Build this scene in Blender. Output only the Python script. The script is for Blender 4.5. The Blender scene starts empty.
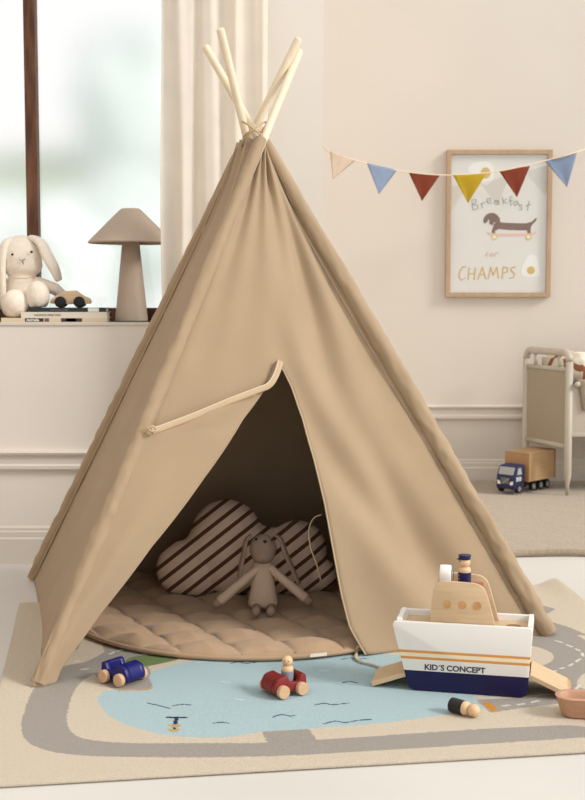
import bpy, bmesh, math, random
import numpy as np
from mathutils import Vector, Matrix, noise
random.seed(4)
PI = math.pi
C = bpy.context.scene.collection
sc = bpy.context.scene
# ------------------------------------------------------------------ camera
F = 1250.0; H = 0.90; TH = math.atan(105.0 / F)
ct, st_ = math.cos(TH), math.sin(TH)
def W(px, py, Y=None, z=None):
    """Point seen at pixel (px,py) of the photograph at depth Y or height z."""
    a = (px - 292.5) / F; b = (400 - py) / F
    d = Vector((a, ct + b * st_, -st_ + b * ct))
    k = Y / d.y if Y is not None else (z - H) / d.z
    return Vector((0, 0, H)) + d * k
def FL(px, py, z=0.0): return W(px, py, z=z)
cam = bpy.data.objects.new('camera', bpy.data.cameras.new('camera')); C.objects.link(cam)
cam.location = (0, 0, H); cam.rotation_euler = (PI / 2 - TH, 0, 0)
cam.data.sensor_fit = 'VERTICAL'; cam.data.sensor_height = 24; cam.data.sensor_width = 24
cam.data.lens = F / 800 * 24
cam.data.dof.use_dof = True; cam.data.dof.focus_distance = 3.0; cam.data.dof.aperture_fstop = 5.6
cam.data.clip_end = 500
sc.camera = cam
# ------------------------------------------------------------------ materials
def lin(c):
    return tuple(((v / 255) / 12.92 if v / 255 <= 0.04045 else (((v / 255) + 0.055) / 1.055) ** 2.4) for v in c) + (1,)
MATS = {}
def mat(name, col, rough=0.6, var=0.0, vscale=20, bump=0.0, bscale=200, kind=None, sheen=0.0, metal=0.0, spec=0.35, stretch=(1,1,1), col2=None):
    if name in MATS: return MATS[name]
    m = bpy.data.materials.new(name); m.use_nodes = True
    nt = m.node_tree; N = nt.nodes; L = nt.links; b = N['Principled BSDF']
    b.inputs['Roughness'].default_value = rough; b.inputs['Metallic'].default_value = metal
    b.inputs['Specular IOR Level'].default_value = spec
    if sheen: b.inputs['Sheen Weight'].default_value = sheen
    b.inputs['Base Color'].default_value = lin(col)
    tc = N.new('ShaderNodeTexCoord'); mp = N.new('ShaderNodeMapping'); mp.inputs['Scale'].default_value = stretch
    L.new(tc.outputs['Object'], mp.inputs['Vector'])
    if var or col2:
        nz = N.new('ShaderNodeTexNoise'); nz.inputs['Scale'].default_value = vscale; nz.inputs['Detail'].default_value = 5
        L.new(mp.outputs[0], nz.inputs['Vector'])
        rp = N.new('ShaderNodeValToRGB'); rp.color_ramp.elements[0].position = 0.35; rp.color_ramp.elements[1].position = 0.68
        c = lin(col); rp.color_ramp.elements[0].color = tuple(v * (1 - var) for v in c[:3]) + (1,)
        rp.color_ramp.elements[1].color = lin(col2) if col2 else tuple(min(1, v * (1 + var)) for v in c[:3]) + (1,)
        L.new(nz.outputs['Fac'], rp.inputs[0]); L.new(rp.outputs[0], b.inputs['Base Color'])
    if bump:
        bp = N.new('ShaderNodeBump'); bp.inputs['Strength'].default_value = bump; bp.inputs['Distance'].default_value = 0.002
        if kind == 'weave':
            w1 = N.new('ShaderNodeTexWave'); w1.inputs['Scale'].default_value = bscale; w1.inputs['Distortion'].default_value = 1.5
            w2 = N.new('ShaderNodeTexWave'); w2.inputs['Scale'].default_value = bscale; w2.bands_direction = 'Z'; w2.inputs['Distortion'].default_value = 1.5
            ad = N.new('ShaderNodeMath'); L.new(tc.outputs['Object'], w1.inputs['Vector']); L.new(tc.outputs['Object'], w2.inputs['Vector'])
            L.new(w1.outputs['Fac'], ad.inputs[0]); L.new(w2.outputs['Fac'], ad.inputs[1]); L.new(ad.outputs[0], bp.inputs['Height'])
        else:
            n2 = N.new('ShaderNodeTexNoise'); n2.inputs['Scale'].default_value = bscale; n2.inputs['Detail'].default_value = 3
            L.new(mp.outputs[0], n2.inputs['Vector']); L.new(n2.outputs['Fac'], bp.inputs['Height'])
        L.new(bp.outputs[0], b.inputs['Normal'])
    MATS[name] = m; return m
def translucent(m, amt):
    nt = m.node_tree; N = nt.nodes; L = nt.links; b = N['Principled BSDF']; out = N['Material Output']
    t = N.new('ShaderNodeBsdfTranslucent'); mx = N.new('ShaderNodeMixShader'); mx.inputs[0].default_value = amt
    s = b.inputs['Base Color']
    if s.is_linked: L.new(s.links[0].from_socket, t.inputs['Color'])
    else: t.inputs['Color'].default_value = s.default_value
    L.new(b.outputs[0], mx.inputs[1]); L.new(t.outputs[0], mx.inputs[2]); L.new(mx.outputs[0], out.inputs[0])
def glass(name, amt=0.06):
    m = bpy.data.materials.new(name); m.use_nodes = True; nt = m.node_tree; N = nt.nodes; L = nt.links
    for n in list(N):
        if n.type != 'OUTPUT_MATERIAL': N.remove(n)
    t = N.new('ShaderNodeBsdfTransparent'); g = N.new('ShaderNodeBsdfGlossy'); g.inputs['Roughness'].default_value = 0.04
    mx = N.new('ShaderNodeMixShader'); mx.inputs[0].default_value = amt
    L.new(t.outputs[0], mx.inputs[1]); L.new(g.outputs[0], mx.inputs[2]); L.new(mx.outputs[0], N['Material Output'].inputs[0])
    return m
def ramp_mat(name, axis, stops, rough=0.5, coord='Object', **kw):
    """Bands of colour along one object axis (stops: position in metres, colour)."""
    m = mat(name, stops[0][1], rough, **kw); nt = m.node_tree; N = nt.nodes; L = nt.links
    tc = N.new('ShaderNodeTexCoord'); sx = N.new('ShaderNodeSeparateXYZ'); L.new(tc.outputs['Object'], sx.inputs[0])
    prev = lin(stops[0][1])
    last = None
    for pos, col in stops[1:]:
        g = N.new('ShaderNodeMath'); g.operation = 'GREATER_THAN'; g.inputs[1].default_value = pos; L.new(sx.outputs[axis], g.inputs[0])
        mx = N.new('ShaderNodeMix'); mx.data_type = 'RGBA'; L.new(g.outputs[0], mx.inputs[0])
        if last is None: mx.inputs[6].default_value = prev
        else: L.new(last, mx.inputs[6])
        mx.inputs[7].default_value = lin(col); last = mx.outputs[2]
    L.new(last, N['Principled BSDF'].inputs['Base Color'])
    return m
wood_light = mat('birch_wood', (206,180,145), 0.5, 0.07, 14, 0.1, 60, stretch=(1,1,9))
wood_x = mat('birch_plywood', (206,178,142), 0.5, 0.07, 14, 0.1, 60, stretch=(1,9,9))
wood_pole = mat('pine_pole', (226,210,182), 0.45, 0.05, 12, 0.05, 60, stretch=(5,5,1))
beech = mat('beech_wheel_wood', (204,166,130), 0.5, 0.08, 60, 0.1, 120, stretch=(1,1,5))
canvas = mat('cotton_canvas', (173,150,122), 0.9, 0.03, 7, 0.35, 420, 'weave', sheen=0.15, spec=0.1)
canvas_trim = mat('canvas_piping', (190,168,138), 0.9, 0.03, 40, 0.1, 300, spec=0.1)
white_paint = mat('white_wall_paint', (212,203,192), 0.85, 0.012, 3, 0.08, 40, spec=0.2)
trim_paint = mat('trim_paint', (214,206,195), 0.6, spec=0.3)
black = mat('black_paint', (22,20,20), 0.5)
navy = mat('navy_paint', (22,24,76), 0.4, 0.04, 20)
white_paint_lit = mat('lit_white_wall_paint', (226,219,209), 0.85, 0.012, 3, 0.08, 40, spec=0.2)  # wall paint lightened so the window wall looks more brightly lit
# ------------------------------------------------------------------ object helpers
def obj(name, bm, m=None, parent=None, smooth=False, world=False):
    """Link one mesh object; world=True means the mesh was built in world coordinates."""
    if isinstance(bm, bpy.types.Mesh): me = bm
    else:
        bmesh.ops.recalc_face_normals(bm, faces=bm.faces[:]) if len(bm.faces) < 60000 else None
        me = bpy.data.meshes.new(name); bm.to_mesh(me); bm.free()
    o = bpy.data.objects.new(name, me); C.objects.link(o)
    if m:
        me.materials.clear()
        for mm in (m if isinstance(m, (list, tuple)) else [m]): me.materials.append(mm)
    if smooth: me.shade_smooth(); 
    if smooth == 2:
        me.shade_smooth(); me.set_sharp_from_angle(angle=math.radians(40))
    if parent:
        o.parent = parent
        if world:
            root = parent
            M = Matrix.Identity(4)
            while root: M = Matrix.LocRotScale(root.location, root.rotation_euler, root.scale) @ M; root = root.parent
            me.transform(M.inverted())
    return o
def thing(name, label, cat, loc=(0,0,0), rz=0, group=None):
    o = bpy.data.objects.new(name, None); C.objects.link(o); o.location = loc; o.rotation_euler = (0,0,rz)
    o.empty_display_size = 0.05
    o['label'] = label; o['category'] = cat
    if group: o['group'] = group
    return o
def tag(o, label, cat, group=None):
    o['label'] = label; o['category'] = cat
    if group: o['group'] = group
    return o
def struct(name, bm, m, parent=None, smooth=False):
    o = obj(name, bm, m, parent, smooth)
    if not parent: o['kind'] = 'structure'
    return o
def recenter(o):
    """Move a single-mesh thing's origin to the bottom centre of its mesh."""
    vs = [v.co for v in o.data.vertices]
    lo = Vector([min(v[i] for v in vs) for i in range(3)]); hi = Vector([max(v[i] for v in vs) for i in range(3)])
    c = Vector(((lo.x + hi.x) / 2, (lo.y + hi.y) / 2, lo.z))
    o.data.transform(Matrix.Translation(-c)); o.location = c; return o
def bm_(): return bmesh.new()
def box(bm, lo, hi, bev=0.0, seg=2, M=None):
    b = bmesh.new(); bmesh.ops.create_cube(b, size=1)
    lo, hi = Vector(lo), Vector(hi)
    for v in b.verts: v.co = Vector([(lo[i] + hi[i]) / 2 + v.co[i] * (hi[i] - lo[i]) for i in range(3)])
    if bev: bmesh.ops.bevel(b, geom=b.edges[:], offset=bev, segments=seg, affect='EDGES', profile=0.5)
    if M: b.transform(M)
    merge(bm, b); return bm
def merge(bm, b):
    me = bpy.data.meshes.new('t'); b.to_mesh(me); b.free(); bm.from_mesh(me); bpy.data.meshes.remove(me)
def prism(bm, pts, d, bev=0.0, axis='y', M=None, seg=2):
    """Outline pts (2D) extruded by d. axis y: pts are (x,z) and it runs along +y; axis z: (x,y) up."""
    b = bmesh.new()
    vs = [b.verts.new((p[0], 0, p[1]) if axis == 'y' else (p[0], p[1], 0) if axis == 'z' else (0, p[0], p[1])) for p in pts]
    f = b.faces.new(vs)
    r = bmesh.ops.extrude_face_region(b, geom=[f])
    dv = Vector((0, d, 0)) if axis == 'y' else Vector((0, 0, d)) if axis == 'z' else Vector((d, 0, 0))
    for e in r['geom']:
        if isinstance(e, bmesh.types.BMVert): e.co += dv
    bmesh.ops.recalc_face_normals(b, faces=b.faces[:])
    if bev:
        es = [e for e in b.edges if len(e.link_faces) == 2 and e.calc_face_angle(0) > 0.9]
        bmesh.ops.bevel(b, geom=es, offset=bev, segments=seg, affect='EDGES', profile=0.5)
    if M: b.transform(M)
    merge(bm, b); return bm
def rounded(pts, r, n=5):
    """Round the corners of a closed 2D outline; r is a number or list."""
    out = []; k = len(pts)
    for i in range(k):
        p0, p, p1 = [Vector(pts[(i + j) % k]) for j in (-1, 0, 1)]
        rr = r[i] if isinstance(r, (list, tuple)) else r
        if rr <= 0: out.append(tuple(p)); continue
        a = p + (p0 - p).normalized() * min(rr, (p0 - p).length * .49); c = p + (p1 - p).normalized() * min(rr, (p1 - p).length * .49)
        for j in range(n + 1):
            t = j / n; out.append(tuple(a * (1 - t) ** 2 + p * 2 * t * (1 - t) + c * t * t))
    return out
def lathe(bm, prof, n=32, M=None):
    b = bmesh.new(); rings = []
    for r, z in prof:
        if r < 1e-6: rings.append([b.verts.new((0, 0, z))])
        else: rings.append([b.verts.new((r * math.cos(2 * PI * i / n), r * math.sin(2 * PI * i / n), z)) for i in range(n)])
    for a, c in zip(rings, rings[1:]):
        for i in range(n):
            j = (i + 1) % n
            if len(a) == 1 and len(c) == 1: continue
            if len(a) == 1: b.faces.new((a[0], c[j], c[i]))
            elif len(c) == 1: b.faces.new((a[i], a[j], c[0]))
            else: b.faces.new((a[i], a[j], c[j], c[i]))
    if M: b.transform(M)
    merge(bm, b); return bm
def tube(bm, pts, r, n=10, caps=True, flat=1.0, wr=None):
    """Sweep a circle along pts; r number or list."""
    pts = [Vector(p) for p in pts]; k = len(pts); b = bmesh.new(); rings = []
    t0 = (pts[1] - pts[0]).normalized(); up = Vector((0, 0, 1)) if abs(t0.z) < 0.9 else Vector((0, 1, 0))
    u = t0.cross(up).normalized()
    for i, p in enumerate(pts):
        t = (pts[min(i + 1, k - 1)] - pts[max(i - 1, 0)]).normalized()
        u = (u - t * u.dot(t)).normalized(); v = t.cross(u); rr = r[i] if isinstance(r, (list, tuple)) else r
        ring = []
        for j in range(n):
            a = 2 * PI * j / n; q = rr * (1 + (wr(i, a) if wr else 0))
            ring.append(b.verts.new(p + u * math.cos(a) * q + v * math.sin(a) * q * flat))
        rings.append(ring)
    for a, c in zip(rings, rings[1:]):
        for i in range(n): b.faces.new((a[i], a[(i + 1) % n], c[(i + 1) % n], c[i]))
    if caps: b.faces.new(rings[0][::-1]); b.faces.new(rings[-1])
    merge(bm, b); return bm
def ball(bm, c, r, sub=3, M=None):
    b = bmesh.new(); bmesh.ops.create_icosphere(b, subdivisions=sub, radius=1)
    r = (r, r, r) if not hasattr(r, '__len__') else r
    b.transform(Matrix.Translation(c) @ (M or Matrix.Identity(4)) @ Matrix.Diagonal((r[0], r[1], r[2], 1)))
    merge(bm, b); return bm
def capsule(bm, a, b_, r0, r1, n=20):
    a, b_ = Vector(a), Vector(b_); k = 6; pts = []; rs = []
    d = (b_ - a).normalized()
    for i in range(k): t = PI / 2 * (1 - i / k); pts.append(a - d * r0 * math.sin(t)); rs.append(max(r0 * math.cos(t), 1e-4))
    pts.append(a); rs.append(r0); pts.append(b_); rs.append(r1)
    for i in range(1, k + 1): t = PI / 2 * i / k; pts.append(b_ + d * r1 * math.sin(t)); rs.append(max(r1 * math.cos(t), 1e-4))
    return tube(bm, pts, rs, n)
def grid(f, nu, nv):
    """Mesh from f(u,v) with u,v in 0..1."""
    bm = bmesh.new(); V = [[bm.verts.new(f(i / nu, j / nv)) for i in range(nu + 1)] for j in range(nv + 1)]
    for j in range(nv):
        for i in range(nu): bm.faces.new((V[j][i], V[j][i + 1], V[j + 1][i + 1], V[j + 1][i]))
    return bm
def bake(bm, mods):
    """Apply modifiers to a bmesh and give back the resulting mesh."""
    me = bpy.data.meshes.new('b'); bm.to_mesh(me); bm.free()
    o = bpy.data.objects.new('b', me); C.objects.link(o)
    for typ, kw in mods:
        md = o.modifiers.new(typ, typ)
        for k, v in kw.items(): setattr(md, k, v)
    dg = bpy.context.evaluated_depsgraph_get(); dg.update()
    res = bpy.data.meshes.new_from_object(o.evaluated_get(dg))
    bpy.data.objects.remove(o); return res
def blob(bm, voxel=0.004, it=6, fac=0.6):
    return bake(bm, [('REMESH', dict(mode='VOXEL', voxel_size=voxel)), ('SMOOTH', dict(iterations=it, factor=fac))])
def solid(o, t, off=0.0):
    m = o.modifiers.new('thickness', 'SOLIDIFY'); m.thickness = t; m.offset = off; return o
def text_mesh(body, size, depth=0.0006, bold=0.0, spacing=1.0):
    cu = bpy.data.curves.new('txt', 'FONT'); cu.body = body; cu.size = size; cu.extrude = depth; cu.offset = bold
    cu.space_character = spacing; cu.resolution_u = 3; cu.align_x = 'LEFT'
    o = bpy.data.objects.new('txt', cu); C.objects.link(o)
    dg = bpy.context.evaluated_depsgraph_get(); dg.update()
    me = bpy.data.meshes.new_from_object(o.evaluated_get(dg)); bpy.data.objects.remove(o)
    return me
def interp(tab, t):
    if t <= tab[0][0]: return tab[0][1]
    for (a, x), (b, y) in zip(tab, tab[1:]):
        if t <= b: return x + (y - x) * (t - a) / (b - a)
    return tab[-1][1]
def spline(pts, n=8):
    pts = [Vector(p) for p in pts]; out = []
    for i in range(len(pts) - 1):
        p0, p1, p2, p3 = pts[max(i - 1, 0)], pts[i], pts[i + 1], pts[min(i + 2, len(pts) - 1)]
        for j in range(n):
            t = j / n
            out.append(0.5 * ((2 * p1) + (p2 - p0) * t + (2 * p0 - 5 * p1 + 4 * p2 - p3) * t * t + (3 * p1 - p0 - 3 * p2 + p3) * t ** 3))
    out.append(pts[-1]); return out
def gauss(x, c, w): return math.exp(-((x - c) / w) ** 2)
WORLD = 1.08; SUN = (69, 33, 16, 2.6, (1.0, .965, .92)); EXPO = -0.06; CEILX = 1.0; FRONTX = 0.6
# ------------------------------------------------------------------ the room
D1 = 4.15; D2 = 5.87
XC = W(323, 300, D1).x                     # corner where the window wall ends
SILL = W(80, 322, D1).z
sillY0, sillY1 = D1, D1 + 0.26
floor_m = mat('white_painted_floor', (211,207,201), 0.45, 0.02, 2.5, 0.05, 6, spec=0.3)
struct('floor', box(bm_(), (-3, -1.7, -0.05), (3.2, D2 + 0.3, 0)), floor_m)
OX0 = W(-110, 100, D1).x; OX1 = W(228, 100, D1).x; OZ1 = 2.25
b = bm_(); T = 0.30
box(b, (-3, D1, 0), (XC, D1 + T, SILL)); box(b, (-3, D1, OZ1), (XC, D1 + T, 3.0))
box(b, (-3, D1, SILL), (OX0, D1 + T, OZ1)); box(b, (OX1, D1, SILL), (XC, D1 + T, OZ1))
box(b, (XC - 0.2, D1 + T, 0), (XC, D2 + 0.1, 3.0))
struct('wall_left', b, white_paint_lit)
dim_paint = mat('tan_shade_wall_paint', (176,156,134), .85, spec=.2)
struct('side_shade_wall', box(bm_(), (-3.0, -1.6, 0), (-2.9, D1, 3.0)), dim_paint)  # unseen wall added to keep light off the left side
struct('wall_back', box(bm_(), (XC, D2, 0), (3.2, D2 + 0.1, 3.0)), white_paint)
def moulding(x0, x1, Y, prof):
    """Profile (out, z) extruded along x against the wall plane Y."""
    return prism(bm_(), [(Y - a, z) for a, z in prof], x1 - x0, 0, 'x', Matrix.Translation((x0, 0, 0)))
base_prof = [(0,0), (.016,0), (.016,.085), (.012,.09), (.012,.108), (.008,.112), (.008,.121), (.003,.127), (0,.127)]
rail_prof = [(0,.316), (.012,.316), (.016,.322), (.016,.332), (.009,.338), (.009,.364), (.018,.368), (.022,.376), (.018,.383), (0,.385)]
struct('baseboard_left', moulding(-3, XC, D1, base_prof), trim_paint)
struct('baseboard_back', moulding(XC, 3.2, D2, base_prof), trim_paint)
struct('trim_1', moulding(-3, XC, D1, rail_prof), trim_paint)
struct('trim_2', moulding(XC, 3.2, D2, rail_prof), trim_paint)
# window
frame_wood = mat('dark_stained_wood', (98,60,38), 0.5, 0.35, 10, 0.15, 60, stretch=(6,6,.8), col2=(122,80,54))
win = bpy.data.objects.new('window_1', None); C.objects.link(win); win.location = ((OX0 + OX1) / 2, D1 + 0.2, SILL); win['kind'] = 'structure'
WY0, WY1 = D1 + .20, D1 + .265
b = bm_()
zt = W(0, 308, WY0).z
box(b, (OX0, WY0, SILL), (OX1, WY1, zt), .002); box(b, (OX0, WY0, OZ1 - .06), (OX1, WY1, OZ1), .002)
box(b, (OX0, WY0, SILL), (OX0 + .06, WY1, OZ1), .002); box(b, (OX1 - .06, WY0, SILL), (OX1, WY1, OZ1), .002)
obj('window_frame', b, frame_wood, win, world=True)
m0 = W(25.5, 120, WY0).x; m1 = W(37, 120, WY0).x
obj('mullion', box(bm_(), (m0, WY0 - .012, zt - .002), (m1, WY1 - .03, OZ1 - .055), .002), frame_wood, win, world=True)
gm = glass('window_glass', 0.05)
rf_ = gm.node_tree.nodes.new('ShaderNodeBsdfRefraction'); rf_.inputs['IOR'].default_value = 1.25; rf_.inputs['Roughness'].default_value = .22
for l in list(gm.node_tree.links):
    if l.from_node.type == 'BSDF_TRANSPARENT': s_o = l.to_socket; gm.node_tree.links.new(rf_.outputs[0], s_o)
obj('pane', box(bm_(), (OX0 + .05, WY0 + .03, zt), (m0, WY0 + .034, OZ1 - .05)), gm, win, world=True)
obj('pane', box(bm_(), (m1, WY0 + .03, zt), (OX1 - .05, WY0 + .034, OZ1 - .05)), gm, win, world=True)
obj('window_sill', box(bm_(), (OX0, D1 - .004, SILL - .012), (OX1, WY0, SILL + .0), .002), trim_paint, win, world=True)
# ------------------------------------------------------------------ outside
haze_ground = mat('haze_paled_lawn', (222,226,220), 0.9, 0.06, 0.3)  # lawn colour paled to stand in for overexposure and haze
struct('ground', box(bm_(), (-60, D2 + 1, -0.6), (40, 70, -0.5)), haze_ground)
def lump(cx, cy, cz, rx, rz, seed, sub=4):
    b = bmesh.new(); bmesh.ops.create_icosphere(b, subdivisions=sub, radius=1)
    for v in b.verts:
        p = v.co.normalized(); q = Vector((p.x * 2 + seed * 7, p.y * 2, p.z * 2))
        v.co = p * (0.8 + 0.34 * noise.noise(q) + 0.10 * noise.noise(q * 3))
        v.co = Vector((v.co.x * rx, v.co.y * rx * .7, v.co.z * rz))
    b.transform(Matrix.Translation((cx, cy, cz))); return b
pale1 = mat('haze_paled_grey_green_leaves', (212,221,219), 0.9, 0.03, .6); pale2 = mat('haze_paled_yellow_green_leaves', (214,222,206), 0.9, 0.02, 2)  # foliage paled, outdoor glare and haze put into the colour
pale3 = mat('overexposed_white_leaves', (228,234,233), 0.9, 0.01, 1.5)  # near-white leaves: the overexposure is in the colour
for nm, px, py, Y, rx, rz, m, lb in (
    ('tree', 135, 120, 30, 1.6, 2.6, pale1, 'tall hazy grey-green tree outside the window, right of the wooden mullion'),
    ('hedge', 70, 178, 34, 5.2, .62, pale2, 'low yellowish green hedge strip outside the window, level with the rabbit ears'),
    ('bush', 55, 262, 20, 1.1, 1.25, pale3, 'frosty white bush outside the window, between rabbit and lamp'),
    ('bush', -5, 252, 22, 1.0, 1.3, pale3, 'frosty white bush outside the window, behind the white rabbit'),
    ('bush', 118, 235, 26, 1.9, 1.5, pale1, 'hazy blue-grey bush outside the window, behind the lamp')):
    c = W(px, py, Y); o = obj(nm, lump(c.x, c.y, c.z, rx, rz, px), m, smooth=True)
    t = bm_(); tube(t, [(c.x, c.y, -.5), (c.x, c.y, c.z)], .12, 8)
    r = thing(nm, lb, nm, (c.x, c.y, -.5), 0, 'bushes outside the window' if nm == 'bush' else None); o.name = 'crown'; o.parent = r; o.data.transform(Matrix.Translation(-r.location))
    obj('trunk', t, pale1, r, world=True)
# ------------------------------------------------------------------ curtain
cx0, cx1 = W(162.5, 150, D1 - .07).x, W(268, 150, D1 - .07).x
cur_m = mat('cream_linen_curtain', (252,247,239), 0.9, 0.02, 9, 0.25, 420, 'weave', spec=0.1); translucent(cur_m, 0.6)
def curt(u, v):
    z = 2.33 - v * 2.30; gath = interp([(0, .93), (1, 1.06)], v)
    s = cx0 + (cx1 - cx0) * (u + .014 * math.sin(9 * v + 20 * u)) * (1 if True else gath) + (v - .2) * .03 * (u)
    y = D1 - .10 + .0125 * math.sin(2 * PI * (u * 3.7 + .25 * math.sin(3 * v) * u)) + .003 * math.sin(2 * PI * u * 9.3 + 2 * v) + .002 * math.sin(31 * u + 9 * v)
    return (s, y, z)
ct_ = thing('curtain', 'cream linen curtain hanging in soft folds beside the window', 'curtain', ((cx0 + cx1) / 2, D1 - .1, .03))
o = obj('fabric', grid(curt, 160, 60), cur_m, ct_, smooth=True, world=True); solid(o, .0015)
rod_m = mat('brushed_steel', (150,145,138), .35, metal=.9)
rd = thing('curtain_rod', 'straight metal curtain rod above the cream curtain', 'curtain rod', (-.6, D1 - .1, 2.34))
b = bm_(); tube(b, [(-1.9, D1 - .1, 2.345), (XC - .06, D1 - .1, 2.345)], .011, 14); obj('rod', b, rod_m, rd, True, True)
for x in (-1.8, XC - .12):
    b = bm_(); tube(b, [(x, D1 + .001, 2.345), (x, D1 - .1, 2.345)], .008, 10); obj('bracket', b, rod_m, rd, True, True)
# ------------------------------------------------------------------ poster
PY = D2 - .03
def Z3(u, v, Y): return W(440 + u / 4.85, 140 + v / 4.85, Y)
pa = W(447.2, 149.6, PY); pb = W(550.5, 297, PY); x0, x1, z0, z1 = pa.x, pb.x, pb.z, pa.z
fr_m = mat('oak_frame', (178,150,122), 0.5, .08, 12, .1, 60, stretch=(4,4,1))
pic = thing('framed_poster', 'oak framed poster of a dachshund on a skateboard behind the bunting', 'picture', ((x0 + x1) / 2, D2 - .015, z0))
fw = .021; b = bm_()
box(b, (x0, D2 - .03, z0), (x0 + fw, D2 - .001, z1), .0015); box(b, (x1 - fw, D2 - .03, z0), (x1, D2 - .001, z1), .0015)
box(b, (x0 + fw, D2 - .03, z0), (x1 - fw, D2 - .001, z0 + fw), .0015); box(b, (x0 + fw, D2 - .03, z1 - fw), (x1 - fw, D2 - .001, z1), .0015)
obj('frame', b, fr_m, pic, world=True)
pap = obj('poster', box(bm_(), (x0 + fw, D2 - .014, z0 + fw), (x1 - fw, D2 - .004, z1 - fw)), mat('poster_paper', (218,216,209), .7, .015, 6), pic, world=True)
obj('glazing', box(bm_(), (x0 + fw, D2 - .022, z0 + fw), (x1 - fw, D2 - .020, z1 - fw)), glass('poster_glass', .07), pic, world=True)
YP = D2 - .0146
def flatpoly(pts, Y=YP, d=.0004):
    return prism(bm_(), [(W(440 + u / 4.85, 140 + v / 4.85, Y).x, W(440 + u / 4.85, 140 + v / 4.85, Y).z) for u, v in pts], d, 0, 'y', Matrix.Translation((0, Y, 0)))
def disc(cu, cv, ru, rv, n=24): return [(cu + ru * math.cos(2 * PI * i / n), cv + rv * math.sin(2 * PI * i / n)) for i in range(n)]
def smooth2(pts, n=5):
    p = [Vector((a, b, 0)) for a, b in pts]; p = p + p[:1]
    return [(q.x, q.y) for q in spline(p, n)[:-1]]
eggw = mat('egg_white_print', (232,231,227), .7); yolk = mat('yolk_print', (204,172,70), .7)
obj('egg_print', flatpoly(smooth2([(135,150),(150,118),(195,104),(240,108),(262,140),(258,190),(225,218),(190,205),(170,175)])), eggw, pap, world=True)
obj('egg_print', flatpoly(smooth2([(412,590),(436,556),(468,566),(478,610),(480,655),(440,664),(400,655),(398,620)])), eggw, pap, world=True)
obj('yolk_print', flatpoly(disc(221,160,24,27), YP - .0006), yolk, pap, world=True)
obj('yolk_print', flatpoly(disc(441,632,19,19), YP - .0006), yolk, pap, world=True)
dog_m = mat('dachshund_print', (108,72,44), .8, .25, 90, stretch=(1,1,5))
bd = bm_()
for poly, dy in (([(282,398),(330,402),(380,404),(420,404),(445,396),(462,380),(470,378),(466,392),(448,410),(440,424),(440,452),(424,454),(422,438),(380,438),(330,436),(285,432),(268,440),(268,452),(250,452),(254,430),(262,405)], 0),
    ([(215,380),(222,364),(240,354),(262,354),(280,366),(290,388),(282,402),(262,400),(254,414),(240,408),(238,386)], -.0003),
    ([(222,366),(236,372),(230,396),(218,406),(210,396),(212,378)], -.0006), ([(270,362),(290,378),(292,400),(280,404),(270,390)], -.0006)):
    c = flatpoly(poly, YP + dy); merge(bd, c)
obj('dachshund_print', bd, dog_m, pap, world=True)
pink = mat('pink_skateboard_print', (226,180,172), .7)
obj('skateboard_print', flatpoly([(222,440),(232,448),(260,454),(430,452),(458,450),(470,440),(468,450),(452,460),(430,464),(262,466),(236,460)], YP - .0008), pink, pap, world=True)
for cu in (264, 429):
    w = obj('wheel_print', flatpoly(disc(cu,470,14,16), YP - .001), mat('yellow_wheel_print', (214,190,96), .7), pap, world=True)
    merge_b = flatpoly(disc(cu,470,7,8), YP - .0014); obj('wheel_hub_print', merge_b, eggw, w.parent, world=True)
def strokes(lines, wd, Y=YP):
    b = bm_()
    for ln in lines:
        p = [W(440 + u / 4.85, 140 + v / 4.85, Y - .0004) for u, v in ln]
        for p_, q_ in zip(p, p[1:]): e_ = (q_ - p_).normalized() * wd * .6; tube(b, [p_ - e_, q_ + e_], wd, 6)
    # flatten against the paper
    for v in b.verts: v.co.y = Y - .0002 + (v.co.y - Y) * .2
    return b
pencil = mat('grey_pencil_print', (140,140,140), .8); gold = mat('gold_print', (206,164,78), .8); pinkt = mat('pink_print', (214,160,146), .8)
obj('lettering', strokes([[(154,290),(160,338)],[(154,290),(172,288),(176,300),(158,312)],[(158,312),(182,316),(184,332),(160,340)],
  [(200,306),(206,330)],[(202,314),(210,304),(218,304)],
  [(226,300),(246,294),(242,282),(230,284),(226,298),(234,308),(250,304)],
  [(280,298),(268,294),(262,306),(272,314),(282,306)],[(282,292),(288,314)],
  [(302,276),(308,312)],[(322,286),(306,298),(326,308)],
  [(352,276),(342,274),(340,290),(344,318)],[(334,296),(352,292)],
  [(372,300),(360,298),(356,310),(364,318),(374,308)],[(374,296),(382,316)],
  [(400,316),(388,314),(386,322),(398,328),(396,338),(384,338)],
  [(432,296),(424,340)],[(416,320),(444,312)]], .0019), pencil, pap, world=True)
obj('lettering', strokes([[(236,542),(228,546),(224,570)],[(216,556),(234,554)],[(250,548),(242,554),(246,564),(256,562),(256,550),(250,548)],
  [(266,548),(266,566)],[(266,554),(274,546),(284,548)]], .0015), pinkt, pap, world=True)
obj('lettering', strokes([[(126,614),(110,616),(96,638),(92,664),(102,680),(122,670)],[(142,620),(136,678)],[(172,620),(166,676)],[(138,650),(170,646)],
  [(184,676),(206,616),(222,674)],[(192,654),(218,650)],[(234,674),(246,616),(258,656),(276,616),(284,670)],
  [(306,616),(302,672)],[(306,616),(328,620),(326,640),(304,646)],[(366,616),(348,618),(344,634),(362,646),(358,666),(338,670)]], .0028), gold, pap, world=True)
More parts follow.
